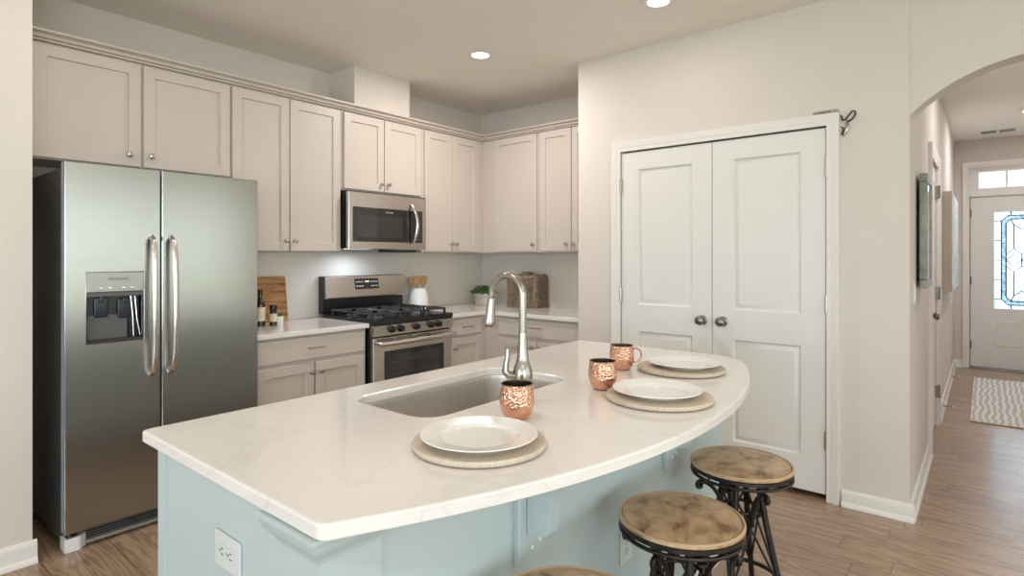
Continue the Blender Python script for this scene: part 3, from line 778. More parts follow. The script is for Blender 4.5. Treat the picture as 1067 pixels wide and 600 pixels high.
obj('door_liner', e, M['dooredge'], d1, label='pale grey door edge')
d2 = obj('fridge_door', fdoor(fxm + .004, fx1, []), M['steel'], fr)
obj('door_liner', bx(fxm + .006, fx1 - .002, FYF + .0125, FYF + .066, .087, 1.766), M['dooredge'], d2, label='pale grey door edge')
def fhandle(x, d, s):
    mb = MB(); pts = []; rr = []
    for i in range(25):
        t = i / 24; z = .745 + t * .70
        o = .052 * (1 - (2 * t - 1) ** 4) ** .5 if 0 < t < 1 else 0
        pts.append((x + s * .004 * math.sin(PI * t), FYF - .012 - o * .9, z)); rr.append(.0165)
    mb.tube([(x, FYF + .002, .752)] + pts[1:-1] + [(x, FYF + .002, 1.438)], [.0132] * 25, 14, flat=(1.0, .75))
    obj('handle', mb, M['chrome'], d, label='long bowed polished handle')
fhandle(1.054, d1, -1); fhandle(1.140, d2, 1)
# dispenser
dp = obj('water_dispenser', MB().box(DX0 + .002, DX1 - .002, FYF + .052, FYF + .060, DZ0 + .002, DZ1 - .002)
         .box(DX0 + .002, DX0 + .010, FYF + .004, FYF + .052, DZ0 + .010, 1.166).box(DX1 - .010, DX1 - .002, FYF + .004, FYF + .052, DZ0 + .010, 1.166), M['black'], d1, label='dark recessed dispenser bay')
obj('control_panel', bx(DX0 + .006, DX1 - .006, FYF - .003, FYF + .050, 1.172, DZ1 - .006, bev=.003), M['greyplastic'], dp, label='silver control panel')
text_part('brand_lettering', 'FRIGIDAIRE', .017, ((DX0 + DX1) / 2 + .01, FYF - .0032, 1.232), (1, 0, 0), (0, 0, 1), M['lettering'], dp)
for bxx in (-.06, -.025, .03, .065):
    obj('button', MB().lathe([(0, 0), (.008, 0), (.007, -.0025), (0, -.003)], ((DX0 + DX1) / 2 + bxx, FYF - .0031, 1.190), 14, axis='Y', squash=(1.4, .5)), M['chrome'], dp)
obj('control_shroud', bx(DX0 + .006, DX1 - .006, FYF + .0005, FYF + .050, 1.150, 1.171, bev=.002), M['fridgeside'], dp)
ps = MB()
for (xx, zz) in ((.855, 1.10), (.95, 1.09)):
    ps.box(xx - .028, xx + .028, FYF + .040, FYF + .050, zz - .05, zz + .045, bev=.006)
    ps.box(xx - .010, xx + .010, FYF + .030, FYF + .044, zz + .02, zz + .05, bev=.004)
obj('paddle', ps, M['bluedisp'], dp)
obj('back_splash', bx(.80, .962, FYF + .045, FYF + .051, .945, 1.06, bev=.002), M['fridgeside'], dp)
bl = MB(); bl.box(.970, 1.014, FYF + .041, FYF + .051, .945, 1.150, bev=.004)
obj('side_panel', bl, M['bluedisp'], dp)
fl_ = MB(); fl_.tube([(.974, FYF + .034, 1.145), (.982, FYF + .032, 1.05), (.985, FYF + .030, .95)], .0035, 8); fl_.tube([(.992, FYF + .034, 1.145), (1.0, FYF + .030, 1.03), (1.012, FYF + .026, .955)], .0035, 8)
obj('chrome_trim', fl_, M['chrome'], dp)
tr_ = MB(); tr_.box(DX0 + .010, DX1 - .010, FYF + .004, FYF + .050, DZ0 + .010, DZ0 + .018, bev=.002)
for i in range(9): tr_.box(.80 + i * .024, .806 + i * .024, FYF + .006, FYF + .048, DZ0 + .018, DZ0 + .021)
obj('drip_tray', tr_, M['gasket'], dp)
# grille and feet
gr = MB(); gr.box(.795, fx1 - .02, FYF + .045, FYF + .07, .022, .082)
obj('kick_grille', gr, M['black'], fr, label='black kick grille')
for i in range(4): obj('grille_slat', bx(.795, fx1 - .02, FYF + .033, FYF + .0445, .030 + i * .012, .0345 + i * .012), M['fridgeside'], fr)
gb = MB(); gb.box(.79, fx1 - .02, FYF + .020, FYF + .045, .012, .028, bev=.003)
obj('grille_bar', gb, M['greyplastic'], fr)
for i, xx in enumerate((fx0 + .002, fx1 - .092)):
    poly = [(xx, FYF + .005), (xx + .055, FYF + .005), (xx + .088, FYF + .040), (xx + .088, FYF + .09), (xx, FYF + .09)]
    obj('foot_cover', MB().prism(poly, lambda u, v, d_: (u, v, d_), .0, .062, bev=.003), M['whiteplastic'], fr, label='white leveling foot cover')
    obj('lower_hinge', MB().box(xx + .008, xx + .05, FYF + .010, FYF + .06, .0625, .070, bev=.001).lathe([(0, .07), (.008, .07), (.008, .083), (0, .083)], (xx + .022, FYF + .03, 0), 12), M['darkmetal'], fr)

# ------------------------------------------------------------------ range
rx0, rx1 = 2.395, 3.149
rg = thing('gas_range', 'stainless steel gas range with black cooktop and backguard', 'stove', (rx0, 3.2, 0))
obj('body', bx(rx0, rx1, 3.232, YA - .03, .02, .868, bev=.003), M['black'], rg, label='black range sides')
ck = MB(); ck.box(rx0 - .004, rx1 + .002, 3.19, 3.80, .8685, .905, bev=.008)
obj('cooktop', ck, M['black'], rg, label='black enamel cooktop')
cp = MB(); cp.prism([(3.196, .868), (3.186, .862), (3.196, .792), (3.231, .788), (3.231, .868)], lambda u, v, d_: (d_, u, v), rx0 + .003, rx1 - .003, bev=.002)
obj('control_panel', cp, M['steel2'], rg)
for xx in (2.548, 2.628, 2.772, 2.915, 2.99):
    kb = obj('burner_knob', MB().lathe([(0, 0), (.026, 0), (.026, -.006), (.022, -.010), (.0205, -.030), (.017, -.034), (0, -.034)], (xx, 3.191, .833), 24, axis='Y'), M['black'], rg, label='black burner knob')
    obj('knob_grip', bx(xx - .0045, xx + .0045, 3.148, 3.1575, .814, .852, bev=.002), M['gasket'], kb)
# oven door
od = obj('oven_door', MB().paneled((rx0 + .006, 3.197, .195), (1, 0, 0), (0, 0, 1), (0, -1, 0), rx1 - rx0 - .012, .585, .034, [(.092, .655, .11, .488)], [(.003, -.003)], .004), M['steel2'], rg)
obj('window', bx(2.494, 3.055, 3.1935, 3.1985, .306, .682, bev=.002), M['blackglass'], od, label='black glass oven window')
obj('window_pane', bx(2.535, 3.010, 3.1920, 3.1934, .345, .650), M['ovenglass'], od)
for zz in (.43, .52, .60): obj('oven_rack', MB().tube([(2.55, 3.1915, zz), (2.995, 3.1915, zz)], .0012, 6), M['fridgeside'], od)
vt = MB()
for i in range(4): vt.box(2.43 + i * .175, 2.43 + i * .175 + .14, 3.1955, 3.1968, .766, .771)
obj('vent_slot', vt, M['dark'], od)
hn = MB(); hn.tube([(rx0 + .02, 3.147, .745), (rx0 + .03, 3.143, .745)] + [(rx0 + .03 + (rx1 - rx0 - .06) * i / 12, 3.143 - .006 * math.sin(PI * i / 12), .745) for i in range(1, 12)] + [(rx1 - .03, 3.143, .745), (rx1 - .02, 3.147, .745)], .018, 14)
for xx in (rx0 + .05, rx1 - .05): hn.tube([(xx, 3.196, .745), (xx, 3.15, .745)], .012, 10)
obj('handle', hn, M['chrome'], od, label='thick bar handle')
obj('storage_drawer', bx(rx0 + .006, rx1 - .006, 3.203, 3.2315, .03, .187, bev=.004), M['steel2'], rg)
# backguard
bgd = obj('backguard', bx(rx0, rx1 + .01, 3.80, YA - .015, .9055, 1.19, bev=.006), M['black'], rg, label='black backguard')
bp_ = MB(); bp_.prism([(3.799, 1.187), (3.785, 1.184), (3.757, 1.030), (3.763, 1.022), (3.799, 1.020)], lambda u, v, d_: (d_, u, v), rx0 + .012, rx1 + .006, bev=.002)
bpo = obj('backguard_panel', bp_, M['steel2'], bgd, label='stainless control face')
Ub = Vector((1, 0, 0)); Vb = Vector((0, .028, .154)).normalized(); Nb = Ub.cross(Vb)
def onb(u, v, o): return Vector((2.772, 3.771, 1.107)) + Ub * u + Vb * v + Nb * o
def panel_on(name, u0_, u1_, v0_, v1_, o, th, m, parent, label=None):
    vs = [onb(a, b_, c_) for c_ in (o - th, o) for a, b_ in ((u0_, v0_), (u1_, v0_), (u1_, v1_), (u0_, v1_))]
    mb = MB().add(vs, [(3, 2, 1, 0), (4, 5, 6, 7), (0, 1, 5, 4), (1, 2, 6, 5), (2, 3, 7, 6), (3, 0, 4, 7)])
    return obj(name, mb, m, parent, label=label)
dsp = panel_on('control_display', -.112, .112, -.024, .060, .0015, .004, M['blackglass'], bpo, 'black glass clock display')
text_part('clock_digits', '12:00', .019, onb(0, .035, .0018), Ub, Vb, M['display'], dsp)
for r_ in range(2):
    for q in range(3):
        for sgn in (-1, 1):
            cpt = onb(sgn * (.045 + q * .024), .034 - r_ * .034, .0018)
            obj('touch_key', MB().add([cpt + Ub * a + Vb * b_ for a, b_ in ((-.008, -.004), (.008, -.004), (.008, .004), (-.008, .004))], [(0, 1, 2, 3)]), M['letterlight'], dsp)
# burners, grates
for (xx, yy, rr) in ((2.53, 3.35, .045), (2.53, 3.62, .036), (2.772, 3.49, .05), (3.01, 3.35, .036), (3.01, 3.62, .045)):
    bn = obj('burner', MB().lathe([(0, .9052), (rr * 1.25, .9052), (rr * 1.2, .911), (rr, .914), (0, .914)], (xx, yy, 0), 24), M['fridgeside'], rg)
    obj('burner_cap', MB().lathe([(0, .9142), (rr * .9, .9142), (rr * .92, .920), (rr * .8, .924), (0, .925)], (xx, yy, 0), 24), M['iron'], bn)
for (a0, a1) in ((2.425, 2.652), (2.660, 2.884), (2.892, 3.120)):
    gm = MB(); zt = .945; t = .0068
    for yy in (3.245, 3.735): gm.box(a0, a1, yy - t, yy + t, zt - .012, zt, bev=.003, seg=1)
    for xx in (a0 + t, a1 - t): gm.box(xx - t, xx + t, 3.245, 3.735, zt - .012, zt, bev=.003, seg=1)
    cx = (a0 + a1) / 2
    gm.box(a0, a1, 3.49 - t, 3.49 + t, zt - .012, zt, bev=.003, seg=1)
    for yy in (3.365, 3.615):
        for (p, q) in ((a0, cx - .025), (cx + .025, a1)): gm.box(p, q, yy - t, yy + t, zt - .010, zt + .004, bev=.003, seg=1)
        gm.box(cx - t, cx + t, yy - .118, yy - .028, zt - .010, zt + .004, bev=.003, seg=1); gm.box(cx - t, cx + t, yy + .028, yy + .118, zt - .010, zt + .004, bev=.003, seg=1)
    for xx in (a0 + t, a1 - t):
        for yy in (3.25, 3.49, 3.73): gm.box(xx - .007, xx + .007, yy - .007, yy + .007, .9052, zt - .01)
    obj('grate', gm, M['iron'], rg, label='black cast iron grate')

# ------------------------------------------------------------------ microwave
mx0, mx1, mz0, mz1, myf = 2.385, 3.096, 1.392, 1.800, 3.45
mw = thing('microwave', 'stainless over the range microwave with curved handle', 'microwave', (mx0, myf, mz0))
obj('body', bx(mx0, mx1 + .03, myf + .03, YA - .012, mz0 + .004, mz1 + .010, bev=.003), M['black'], mw, label='black microwave sides')
fm = MB(); fm.paneled((mx0 - .004, myf, mz0), (1, 0, 0), (0, 0, 1), (0, -1, 0), mx1 - mx0 + .004, mz1 - mz0, .0295, [(.035, .685, .052, .305)], [(.003, -.002)], .004)
fmo = obj('front_frame', fm, M['steel2'], mw)
dg = obj('door_glass', bx(2.414, 2.986, myf - .0035, myf - .0001, mz0 + .054, mz0 + .303, bev=.0012, seg=1), M['blackglass'], fmo, label='black door glass')
obj('window_screen', bx(2.45, 2.86, myf - .0045, myf - .0036, mz0 + .085, mz0 + .243), M['ovenglass'], dg)
text_part('brand_lettering', 'FRIGIDAIRE', .0145, (2.735, myf - .0037, mz0 + .274), (1, 0, 0), (0, 0, 1), M['letterlight'], dg)
kp = obj('keypad', bx(2.990, 3.063, myf - .0035, myf - .0001, mz0 + .054, mz0 + .303, bev=.0012, seg=1), M['blackglass'], fmo)
for r_ in range(8):
    for q in range(3):
        obj('key', bx(3.004 + q * .018, 3.014 + q * .018, myf - .0045, myf - .0036, mz0 + .075 + r_ * .027, mz0 + .080 + r_ * .027), M['lettering'], kp)
hm = MB(); pts = []
for i in range(17):
    t = i / 16; zz = 1.420 + t * .325
    pts.append((2.950 + .020 * math.sin(PI * t), myf - .004 - .048 * math.sin(PI * t) ** .7, zz))
hm.tube(pts, [.011 + .003 * math.sin(PI * i / 16) for i in range(17)], 12, flat=(1, .7))
obj('handle', hm, M['chrome'], fmo, label='bowed chrome handle')
vb = MB(); vb.box(2.80, 3.03, myf + .032, myf + .22, mz0 - .018, mz0 + .003, bev=.004)
obj('vent_filter', vb, M['gasket'], mw)
obj('lamp_lens', bx(2.50, 2.72, myf + .16, myf + .24, mz0 + .0022, mz0 + .0039), M['mwlamp'], mw, label='cooktop lamp')
area('microwave_lamp', (2.61, myf + .20, mz0 - .012), (math.radians(8), 0, 0), .22, .08, .8, (0.72, 0.84, 1.0), 150)

# ------------------------------------------------------------------ island
def arc_y(x): return .588 + 2.17 - math.sqrt(max(0, 2.17 ** 2 - (x - 1.60) ** 2))
def rcorner(c, r, a0, a1, n=6): return [(c[0] + r * math.cos(math.radians(a0 + (a1 - a0) * i / n)), c[1] + r * math.sin(math.radians(a0 + (a1 - a0) * i / n))) for i in range(n + 1)]
il, ir, ib = .538, 2.645, 1.700
out = rcorner((il + .016, ib - .016), .016, 90, 180, 4)
out += rcorner((il + .03, .880), .030, 180, 245, 5)
out += [(x, arc_y(x)) for x in [.60 + (2.56 - .60) * i / 40 for i in range(41)]]
out += [(2.595, .868), (2.622, .893), (2.638, .925), (ir, .965)]
out += rcorner((ir - .016, ib - .016), .016, 0, 90, 4)
def rrect(x0, x1, y0, y1, r, n=7):
    return (rcorner((x0 + r, y0 + r), r, 180, 270, n) + rcorner((x1 - r, y0 + r), r, 270, 360, n) + rcorner((x1 - r, y1 - r), r, 0, 90, n) + rcorner((x0 + r, y1 - r), r, 90, 180, n))
SX0, SX1, SY0, SY1 = 1.076, 1.785, 1.190, 1.558
slab('island_countertop', out, CT - .03, CT, M['quartz'], 'white island countertop with curved seating edge and sink cutout', rrect(SX0, SX1, SY0, SY1, .075), ch=.005)
ix0, ix1, iy0, iy1 = .57, 2.60, .915, 1.655
isl = thing('kitchen_island', 'pale blue painted island base under the curved white countertop', 'island', (ix0, iy0, 0))
zb = CT - .0305
ib_ = MB()
ib_.box(ix0, ix0 + .02, iy0 + .02, iy1, 0, zb); ib_.box(ix0, ix1, iy0, iy0 + .02, 0, zb); ib_.box(ix1 - .02, ix1, iy0 + .02, iy1, 0, zb); ib_.box(ix0 + .02, ix1 - .02, iy1 - .02, iy1, .1, zb)
obj('base_panel', ib_, M['island'], isl)
obj('corner_post', bx(ix0 - .006, ix0 + .03, iy1 - .045, iy1 + .004, 0, zb, bev=.002), M['island'], isl)
obj('pilaster', MB().box(ix0 - .008, ix0 - .0002, iy0 - .010, 1.030, 0, zb).box(ix0 - .0002, ix0 + .13, iy0 - .010, iy0 - .0002, 0, zb), M['island'], isl)
# cap moulding on the pilaster
prof = [(0, .795), (.004, .795), (.006, .803), (.012, .812), (.022, .822), (.026, .832), (.028, .842), (.032, .846), (.032, zb - .0005), (0, zb - .0005)]
k = len(prof); b = bmesh.new(); rows = []
px_, py_ = ix0 - .0082, iy0 - .0102
for st_ in range(3):
    row = []
    for o, z in prof:
        if st_ == 0: row.append(b.verts.new((px_ - o, 1.040 + o, z)))
        elif st_ == 1: row.append(b.verts.new((px_ - o, py_ - o, z)))
        else: row.append(b.verts.new((ix0 + .140 + o, py_ - o, z)))
    rows.append(row)
for i in range(2):
    for q in range(k): b.faces.new((rows[i][q], rows[i][(q + 1) % k], rows[i + 1][(q + 1) % k], rows[i + 1][q]))
b.faces.new(rows[0]); b.faces.new(rows[2][::-1])
bmesh.ops.recalc_face_normals(b, faces=b.faces[:]); mb = MB(); mb.bm(b); b.free()
obj('cap_moulding', mb, M['island'], isl)
def corbel(xc):
    strip = obj('corbel_strip', MB().box(xc - .055, xc + .055, iy0 - .014, iy0 - .0002, .560, zb, bev=.002).box(xc - .058, xc - .046, iy0 - .020, iy0 - .014, .560, zb, bev=.002), M['island'], isl)
    pr = [(iy0 - .0142, zb - .001), (iy0 - .215, zb - .001), (iy0 - .215, zb - .030)]
    for i in range(9):
        a = i / 8
        pr.append((iy0 - .205 + .115 * math.sin(a * PI / 2), zb - .034 - .115 * (1 - math.cos(a * PI / 2))))
    pr += [(iy0 - .088, .70), (iy0 - .085, .668), (iy0 - .078, .645), (iy0 - .055, .634), (iy0 - .0142, .628)]
    obj('corbel', MB().prism(pr, lambda u, v, d_: (d_, u, v), xc - .020, xc + .025, bev=.003), M['island'], strip)
    for xx, zz in ((xc + .002, .590), (xc + .036, .598)):
        obj('screw_cap', MB().lathe([(0, 0), (.006, 0), (.005, -.004), (0, -.005)], (xx, iy0 - .0142, zz), 12, axis='Y'), M['whiteplastic'], strip)
corbel(1.17); corbel(2.03)
skb = MB(); skb.prism([(0, 0), (.018, 0), (.018, .085), (.012, .1), (0, .1)], lambda u, v, d_: (d_, iy0 - .0002 - u, v), ix0 + .131, ix1 + .02)
skb.box(ix1 + .0002, ix1 + .018, iy0, iy1, 0, .1)
obj('base_moulding', skb, M['trim'], isl)

def outlet(loc, face, label, horizontal):
    """duplex outlet: face 'L' on plane x facing -X, face 'F' on plane y facing -Y"""
    t = thing('electrical_outlet', label, 'outlet', loc, 'white duplex outlets on the island')
    wl, hl = (.118, .076) if horizontal else (.074, .118)
    def B(a0, a1, z0, z1, o0, o1, bev=0.0):
        if face == 'L': return MB().box(loc[0] - o1, loc[0] - o0, loc[1] + a0, loc[1] + a1, loc[2] + z0, loc[2] + z1, bev=bev)
        return MB().box(loc[0] + a0, loc[0] + a1, loc[1] - o1, loc[1] - o0, loc[2] + z0, loc[2] + z1, bev=bev)
    pl = obj('cover_plate', B(-wl / 2, wl / 2, -hl / 2, hl / 2, .0003, .006, .0025), M['outletplate'], t)
    for s_ in (-1, 1):
        ca, cz = (s_ * .0195, 0) if horizontal else (0, s_ * .0195)
        so = obj('socket', B(ca - .0155, ca + .0155, cz - .0155, cz + .0155, .006, .0078, .0008), M['outletplate'], t)
        sl = MB()
        for q in (-1, 1):
            if horizontal: m_ = B(ca - .007, ca + .003, cz + q * .0062 - .0013, cz + q * .0062 + .0013, .0078, .0081)
            else: m_ = B(ca + q * .0062 - .0013, ca + q * .0062 + .0013, cz - .003, cz + .007, .0078, .0081)
            sl.add(m_.v, m_.f)
        m_ = B(ca + .006, ca + .011, cz - .0024, cz + .0024, .0078, .0081) if horizontal else B(ca - .0024, ca + .0024, cz - .011, cz - .006, .0078, .0081)
        sl.add(m_.v, m_.f)
        obj('slots', sl, M['slot'], so, label='dark socket slots')
    obj('screw', B(-.0025, .0025, -.0025, .0025, .006, .0072, .001), M['knobm'], t)
outlet((ix0, 1.265, .695), 'L', 'sideways white outlet plate on the island end panel', True)
outlet((1.695, iy0, .392), 'F', 'upright white outlet plate behind the middle stool', False)

# sink
sk = thing('kitchen_sink', 'undermount stainless steel sink set into the island countertop', 'sink', (1.43, 1.374, CT - .24))
def loop(off, z, r): return [(x, y, z) for x, y in rrect(SX0 - off, SX1 + off, SY0 - off, SY1 + off, r)]
lv = [loop(.03, CT - .0315, .095), loop(.006, CT - .0315, .080), loop(.004, CT - .045, .078), loop(-.004, CT - .19, .072), loop(-.012, CT - .215, .066), loop(-.035, CT - .226, .05)]
lo_ = [loop(.03, CT - .0335, .095), loop(.009, CT - .0335, .082), loop(0, CT - .19, .076), loop(-.008, CT - .218, .07), loop(-.033, CT - .229, .05)]
mb = MB(); n_ = len(lv[0])
def shell(levels, flip):
    vs = sum(levels, []); fs = []
    for i in range(len(levels) - 1):
        for q in range(n_):
            f = (i * n_ + q, i * n_ + (q + 1) % n_, (i + 1) * n_ + (q + 1) % n_, (i + 1) * n_ + q)
            fs.append(f if flip else f[::-1])
    last = tuple((len(levels) - 1) * n_ + q for q in range(n_)); fs.append(last if flip else last[::-1])
    mb.add(vs, fs)
shell(lv, True); shell(lo_, False)
obj('basin', mb, M['sinksteel'], sk)
obj('drain', MB().lathe([(0, CT - .2245), (.022, CT - .2245), (.03, CT - .2235), (.042, CT - .2225), (.045, CT - .2255), (0, CT - .2256)], (1.43, 1.40, 0), 28), M['chrome'], sk)

# faucet
fxp, fyp = 1.386, 1.100
fc = thing('kitchen_faucet', 'brushed nickel pull down faucet with high arc beside the sink', 'faucet', (fxp, fyp, CT))
obj('body', MB().lathe([(0, 0), (.028, 0), (.028, .006), (.0235, .012), (.0225, .03), (.0235, .045), (.0275, .06), (.0305, .078), (.0305, .094), (.027, .112), (.0205, .128), (.0175, .142), (.0155, .175), (.0135, .21), (.0128, .218), (0, .218)], (fxp, fyp, CT), 32), M['nickel'], fc)
ra = .0625; zs = CT + .406 - .0125 - ra
pts = [(fxp, fyp, CT + .2185), (fxp, fyp, CT + .26), (fxp, fyp, zs - .02)]
for i in range(19):
    a = PI * i / 18 * 1.02
    pts.append((fxp, fyp + ra - ra * math.cos(a), zs + ra * math.sin(a)))
pts.append((fxp, fyp + 2 * ra + .003, zs - .012))
obj('spout', MB().tube(pts, .0122, 18), M['nickel'], fc)
hb = MB().lathe([(0, 0), (.0118, 0), (.0125, -.004), (.0135, -.012), (.0165, -.05), (.0195, -.072), (.0205, -.084), (.019, -.0865), (.012, -.0868), (0, -.0868)], (0, 0, 0), 28)
tf = Matrix.Translation((fxp, fyp + 2 * ra + .003, zs - .013)) @ Matrix.Rotation(math.radians(6), 4, 'X')
hb.v = [tuple(tf @ Vector(v)) for v in hb.v]
sh = obj('spray_head', hb, M['nickel'], fc)
nb = MB().lathe([(0, -.0875), (.0145, -.0875), (.014, -.0905), (0, -.0905)], (0, 0, 0), 24); nb.v = [tuple(tf @ Vector(v)) for v in nb.v]
obj('nozzle', nb, M['gasket'], sh)
# lever on the left of the body
lp = [(fxp - .016, fyp + .018, CT + .085), (fxp - .028, fyp + .032, CT + .088), (fxp - .035, fyp + .041, CT + .100), (fxp - .033, fyp + .039, CT + .122), (fxp - .030, fyp + .036, CT + .146), (fxp - .030, fyp + .036, CT + .168)]
obj('lever', MB().tube(lp, [.018, .017, .0145, .0115, .0105, .008], 14, flat=(1, .8)), M['nickel'], fc)

# ------------------------------------------------------------------ place settings
def charger(x, y, r, label, rot=0.0):
    o = thing('charger_plate', label, 'charger plate', (x, y, CT), 'whitewashed wood chargers on the island')
    o['category'] = 'charger plate'
    p = obj('disc', MB().lathe([(0, .0005), (r * .93, .0005), (r * .985, .004), (r, .010), (r * .985, .0155), (r * .96, .017), (0, .016)], (x, y, CT), 64), M['charger'], o)
    p.rotation_euler.z = rot
    return o
def single(name, mb, m, org, label, cat, group=None): return tag(obj(name, mb, m, None, org), label, cat, group)
def plate(x, y, r, label):
    z = CT + .0172
    pf = [(0, .0006), (r * .56, .0006), (r * .60, .0), (r * .62, .003), (r * .68, .0095), (r * .98, .0165), (r, .018), (r * .995, .020), (r * .97, .0198), (r * .70, .0145), (r * .665, .0130), (r * .63, .0075), (r * .60, .0058), (0, .0055)]
    single('dinner_plate', MB().lathe(pf, (x, y, z), 64), M['porcelain'], (x, y, z), label, 'plate', 'white dinner plates on the island')
for (x, y, dx, dy, rc, rot, lc, lp_) in ((1.000, .925, .011, .009, .161, .3, 'whitewashed wood charger nearest the camera beside the sink mug', 'white dinner plate nearest the camera, beside the faucet mug'),
                     (1.697, .804, .006, -.004, .168, 1.1, 'whitewashed wood charger in the middle of the three settings', 'white dinner plate in the middle of the three settings'),
                     (2.197, .925, -.007, .010, .170, .7, 'whitewashed wood charger farthest along the island, near pantry door', 'white dinner plate farthest along the island, near pantry door')):
    charger(x + dx, y + dy, rc, lc, rot)
    plate(x, y, .139, lp_)
# copper mugs
mug_list = []
def make_mug(x, y, rot, label):
    if not mug_list:
        t = thing('copper_mug', label, 'mug', (x, y, CT), 'hammered copper mugs on the island')
        pf = [(0, .001), (.030, .001), (.034, .004), (.043, .018), (.0485, .038), (.0490, .055), (.0465, .078), (.0445, .092), (.0450, .096), (.0435, .0965), (.043, .092), (.0445, .078), (.047, .055), (.0465, .038), (.041, .018), (.032, .006), (0, .005)]
        a = MB(); a.lathe(pf[:9], (x, y, CT), 48); a2 = MB(); a2.lathe(pf[9:], (x, y, CT), 48)
        obj('cup', a, M['copper'], t)
        obj('lining', a2, M['mugin'], t, label='dark metal inside')
        obj('rim', MB().tube([(x + .0442 * math.cos(q * PI / 24), y + .0442 * math.sin(q * PI / 24), CT + .0963) for q in range(48)], .0017, 8, closed=True), M['mugin'], t)
        hp = [(.044, .084), (.058, .086), (.072, .078), (.078, .062), (.074, .044), (.062, .032), (.047, .030)]
        h_ = MB().tube([(x + u, y, CT + v) for u, v in hp], [.0045] * 7, 10, flat=(1.4, .8))
        obj('handle', h_, M['copper'], t)
    else:
        src = mug_list[0]
        t = src.copy(); COL.objects.link(t); t.location = (x, y, CT); t['label'] = label
        for ch in list(src.children):
            c_ = ch.copy(); COL.objects.link(c_); c_.parent = t
    t.rotation_euler.z = rot
    mug_list.append(t)
make_mug(1.252, 1.014, math.radians(48), 'hammered copper mug in front of the faucet')
make_mug(1.713, 1.010, math.radians(52), 'hammered copper mug beside the middle place setting')
make_mug(2.062, 1.128, math.radians(-62), 'hammered copper mug farthest along the island with handle facing right')

# ------------------------------------------------------------------ stools
def make_stool(label):
    t = thing('bar_stool', label, 'stool', (0, 0, 0), 'round iron bar stools at the island')
    r = .172; zt = .612
    obj('seat', MB().lathe([(0, zt - .015), (r * .97, zt - .015), (r * .995, zt - .012), (r, zt - .008), (r * .99, zt - .004), (r * .96, zt - .0025), (r * .945, zt - .0045), (r * .93, zt - .001), (r * .80, zt + .004), (r * .4, zt + .007), (0, zt + .008)], (0, 0, 0), 64), M['hide'], t, label='mottled brown leather seat')
    obj('piping', MB().tube([(r * .972 * math.cos(q * PI / 32), r * .972 * math.sin(q * PI / 32), zt - .0035) for q in range(64)], .0042, 8, closed=True), M['piping'], t, label='tan piping at the seat edge')
    obj('seat_pan', MB().lathe([(0, zt - .0155), (r * .985, zt - .0155), (r * .99, zt - .027), (r * .95, zt - .029), (0, zt - .029)], (0, 0, 0), 64), M['wrought'], t, label='black iron seat pan')
    ri = obj('seat_ring', MB().tube([(r * .965 * math.cos(q * PI / 32), r * .965 * math.sin(q * PI / 32), zt - .039) for q in range(64)], .0058, 8, closed=True), M['wrought'], t, label='black iron ring under seat')
    for q in range(16):
        a = 2 * PI * q / 16
        obj('ring_spacer', MB().tube([(r * .965 * math.cos(a), r * .965 * math.sin(a), zt - .0295), (r * .965 * math.cos(a), r * .965 * math.sin(a), zt - .034)], .0045, 6), M['wrought'], ri)
    hub = .060; foot = .185
    obj('hub_ring', MB().tube([(hub * math.cos(q * PI / 16), hub * math.sin(q * PI / 16), zt - .16) for q in range(32)], .006, 8, closed=True), M['wrought'], t)
    cross = MB()
    for a in (.4, .4 + PI / 2): cross.box(-r * .96, r * .96, -.011, .011, zt - .060, zt - .0525, tf=Matrix.Rotation(a, 4, 'Z'))
    obj('seat_brace', cross, M['wrought'], t)
    def P(a, z):
        f = (zt - .055 - z) / (zt - .055); rad = hub + (foot - hub) * f ** 1.25
        return (rad * math.cos(a), rad * math.sin(a), z)
    N = 4
    for q in range(N):
        a = 2 * PI * q / N + .4
        lg = MB(); zz = [zt - .055, zt - .10, zt - .2, zt - .33, .18, .06, .008]
        lg.tube([P(a, z) for z in zz], [.0105, .0115, .011, .0105, .010, .0095, .009], 10)
        lo = obj('leg', lg, M['wrought'], t)
        fp = P(a, 0)
        obj('foot_pad', MB().lathe([(0, .0), (.014, .0), (.014, .006), (.010, .010), (0, .010)], (fp[0], fp[1], 0), 14), M['wrought'], lo)
        # scroll bracket from the leg up to the ring
        sc = []
        for i in range(15):
            s_ = i / 14
            rad = .075 + (.155 - .075) * (1 - math.cos(s_ * PI / 2)) ** .8
            z = zt - .15 + .088 * math.sin(s_ * PI / 2)
            sc.append((rad * math.cos(a + PI / 4), rad * math.sin(a + PI / 4), z))
        for i in range(1, 9):
            th = i / 8 * 1.6 * PI; rr = .013 * (1 - i / 12)
            rad = .155 + rr * math.sin(th); z = zt - .062 - .013 + rr * math.cos(th)
            sc.append((rad * math.cos(a + PI / 4), rad * math.sin(a + PI / 4), z))
        sc = [(.070 * math.cos(a + PI / 4), .070 * math.sin(a + PI / 4), zt - .20), (.070 * math.cos(a + PI / 4), .070 * math.sin(a + PI / 4), zt - .17)] + sc
        obj('scroll_bracket', MB().tube(sc, [.0085] * 3 + [.0075] * (len(sc) - 3), 8), M['wrought'], t)
        a2 = a + 2 * PI / N
        obj('cross_rod', MB().tube([P(a, zt - .11), P(a2, .20)], .004, 8), M['wrought'], t)
        obj('cross_rod', MB().tube([P(a2, zt - .11), P(a, .20)], .004, 8), M['wrought'], t)
    obj('foot_ring', MB().tube([(P(0, .20)[0] * math.cos(q * PI / 24), P(0, .20)[0] * math.sin(q * PI / 24), .20) for q in range(48)], .0075, 8, closed=True), M['wrought'], t)
    return t
def copy_tree(o, parent=None):
    c_ = o.copy(); COL.objects.link(c_)
    if parent: c_.parent = parent
    for ch in list(o.children): copy_tree(ch, c_)
    return c_
s0 = make_stool('middle round brown leather stool, second from the camera')
kids = s0
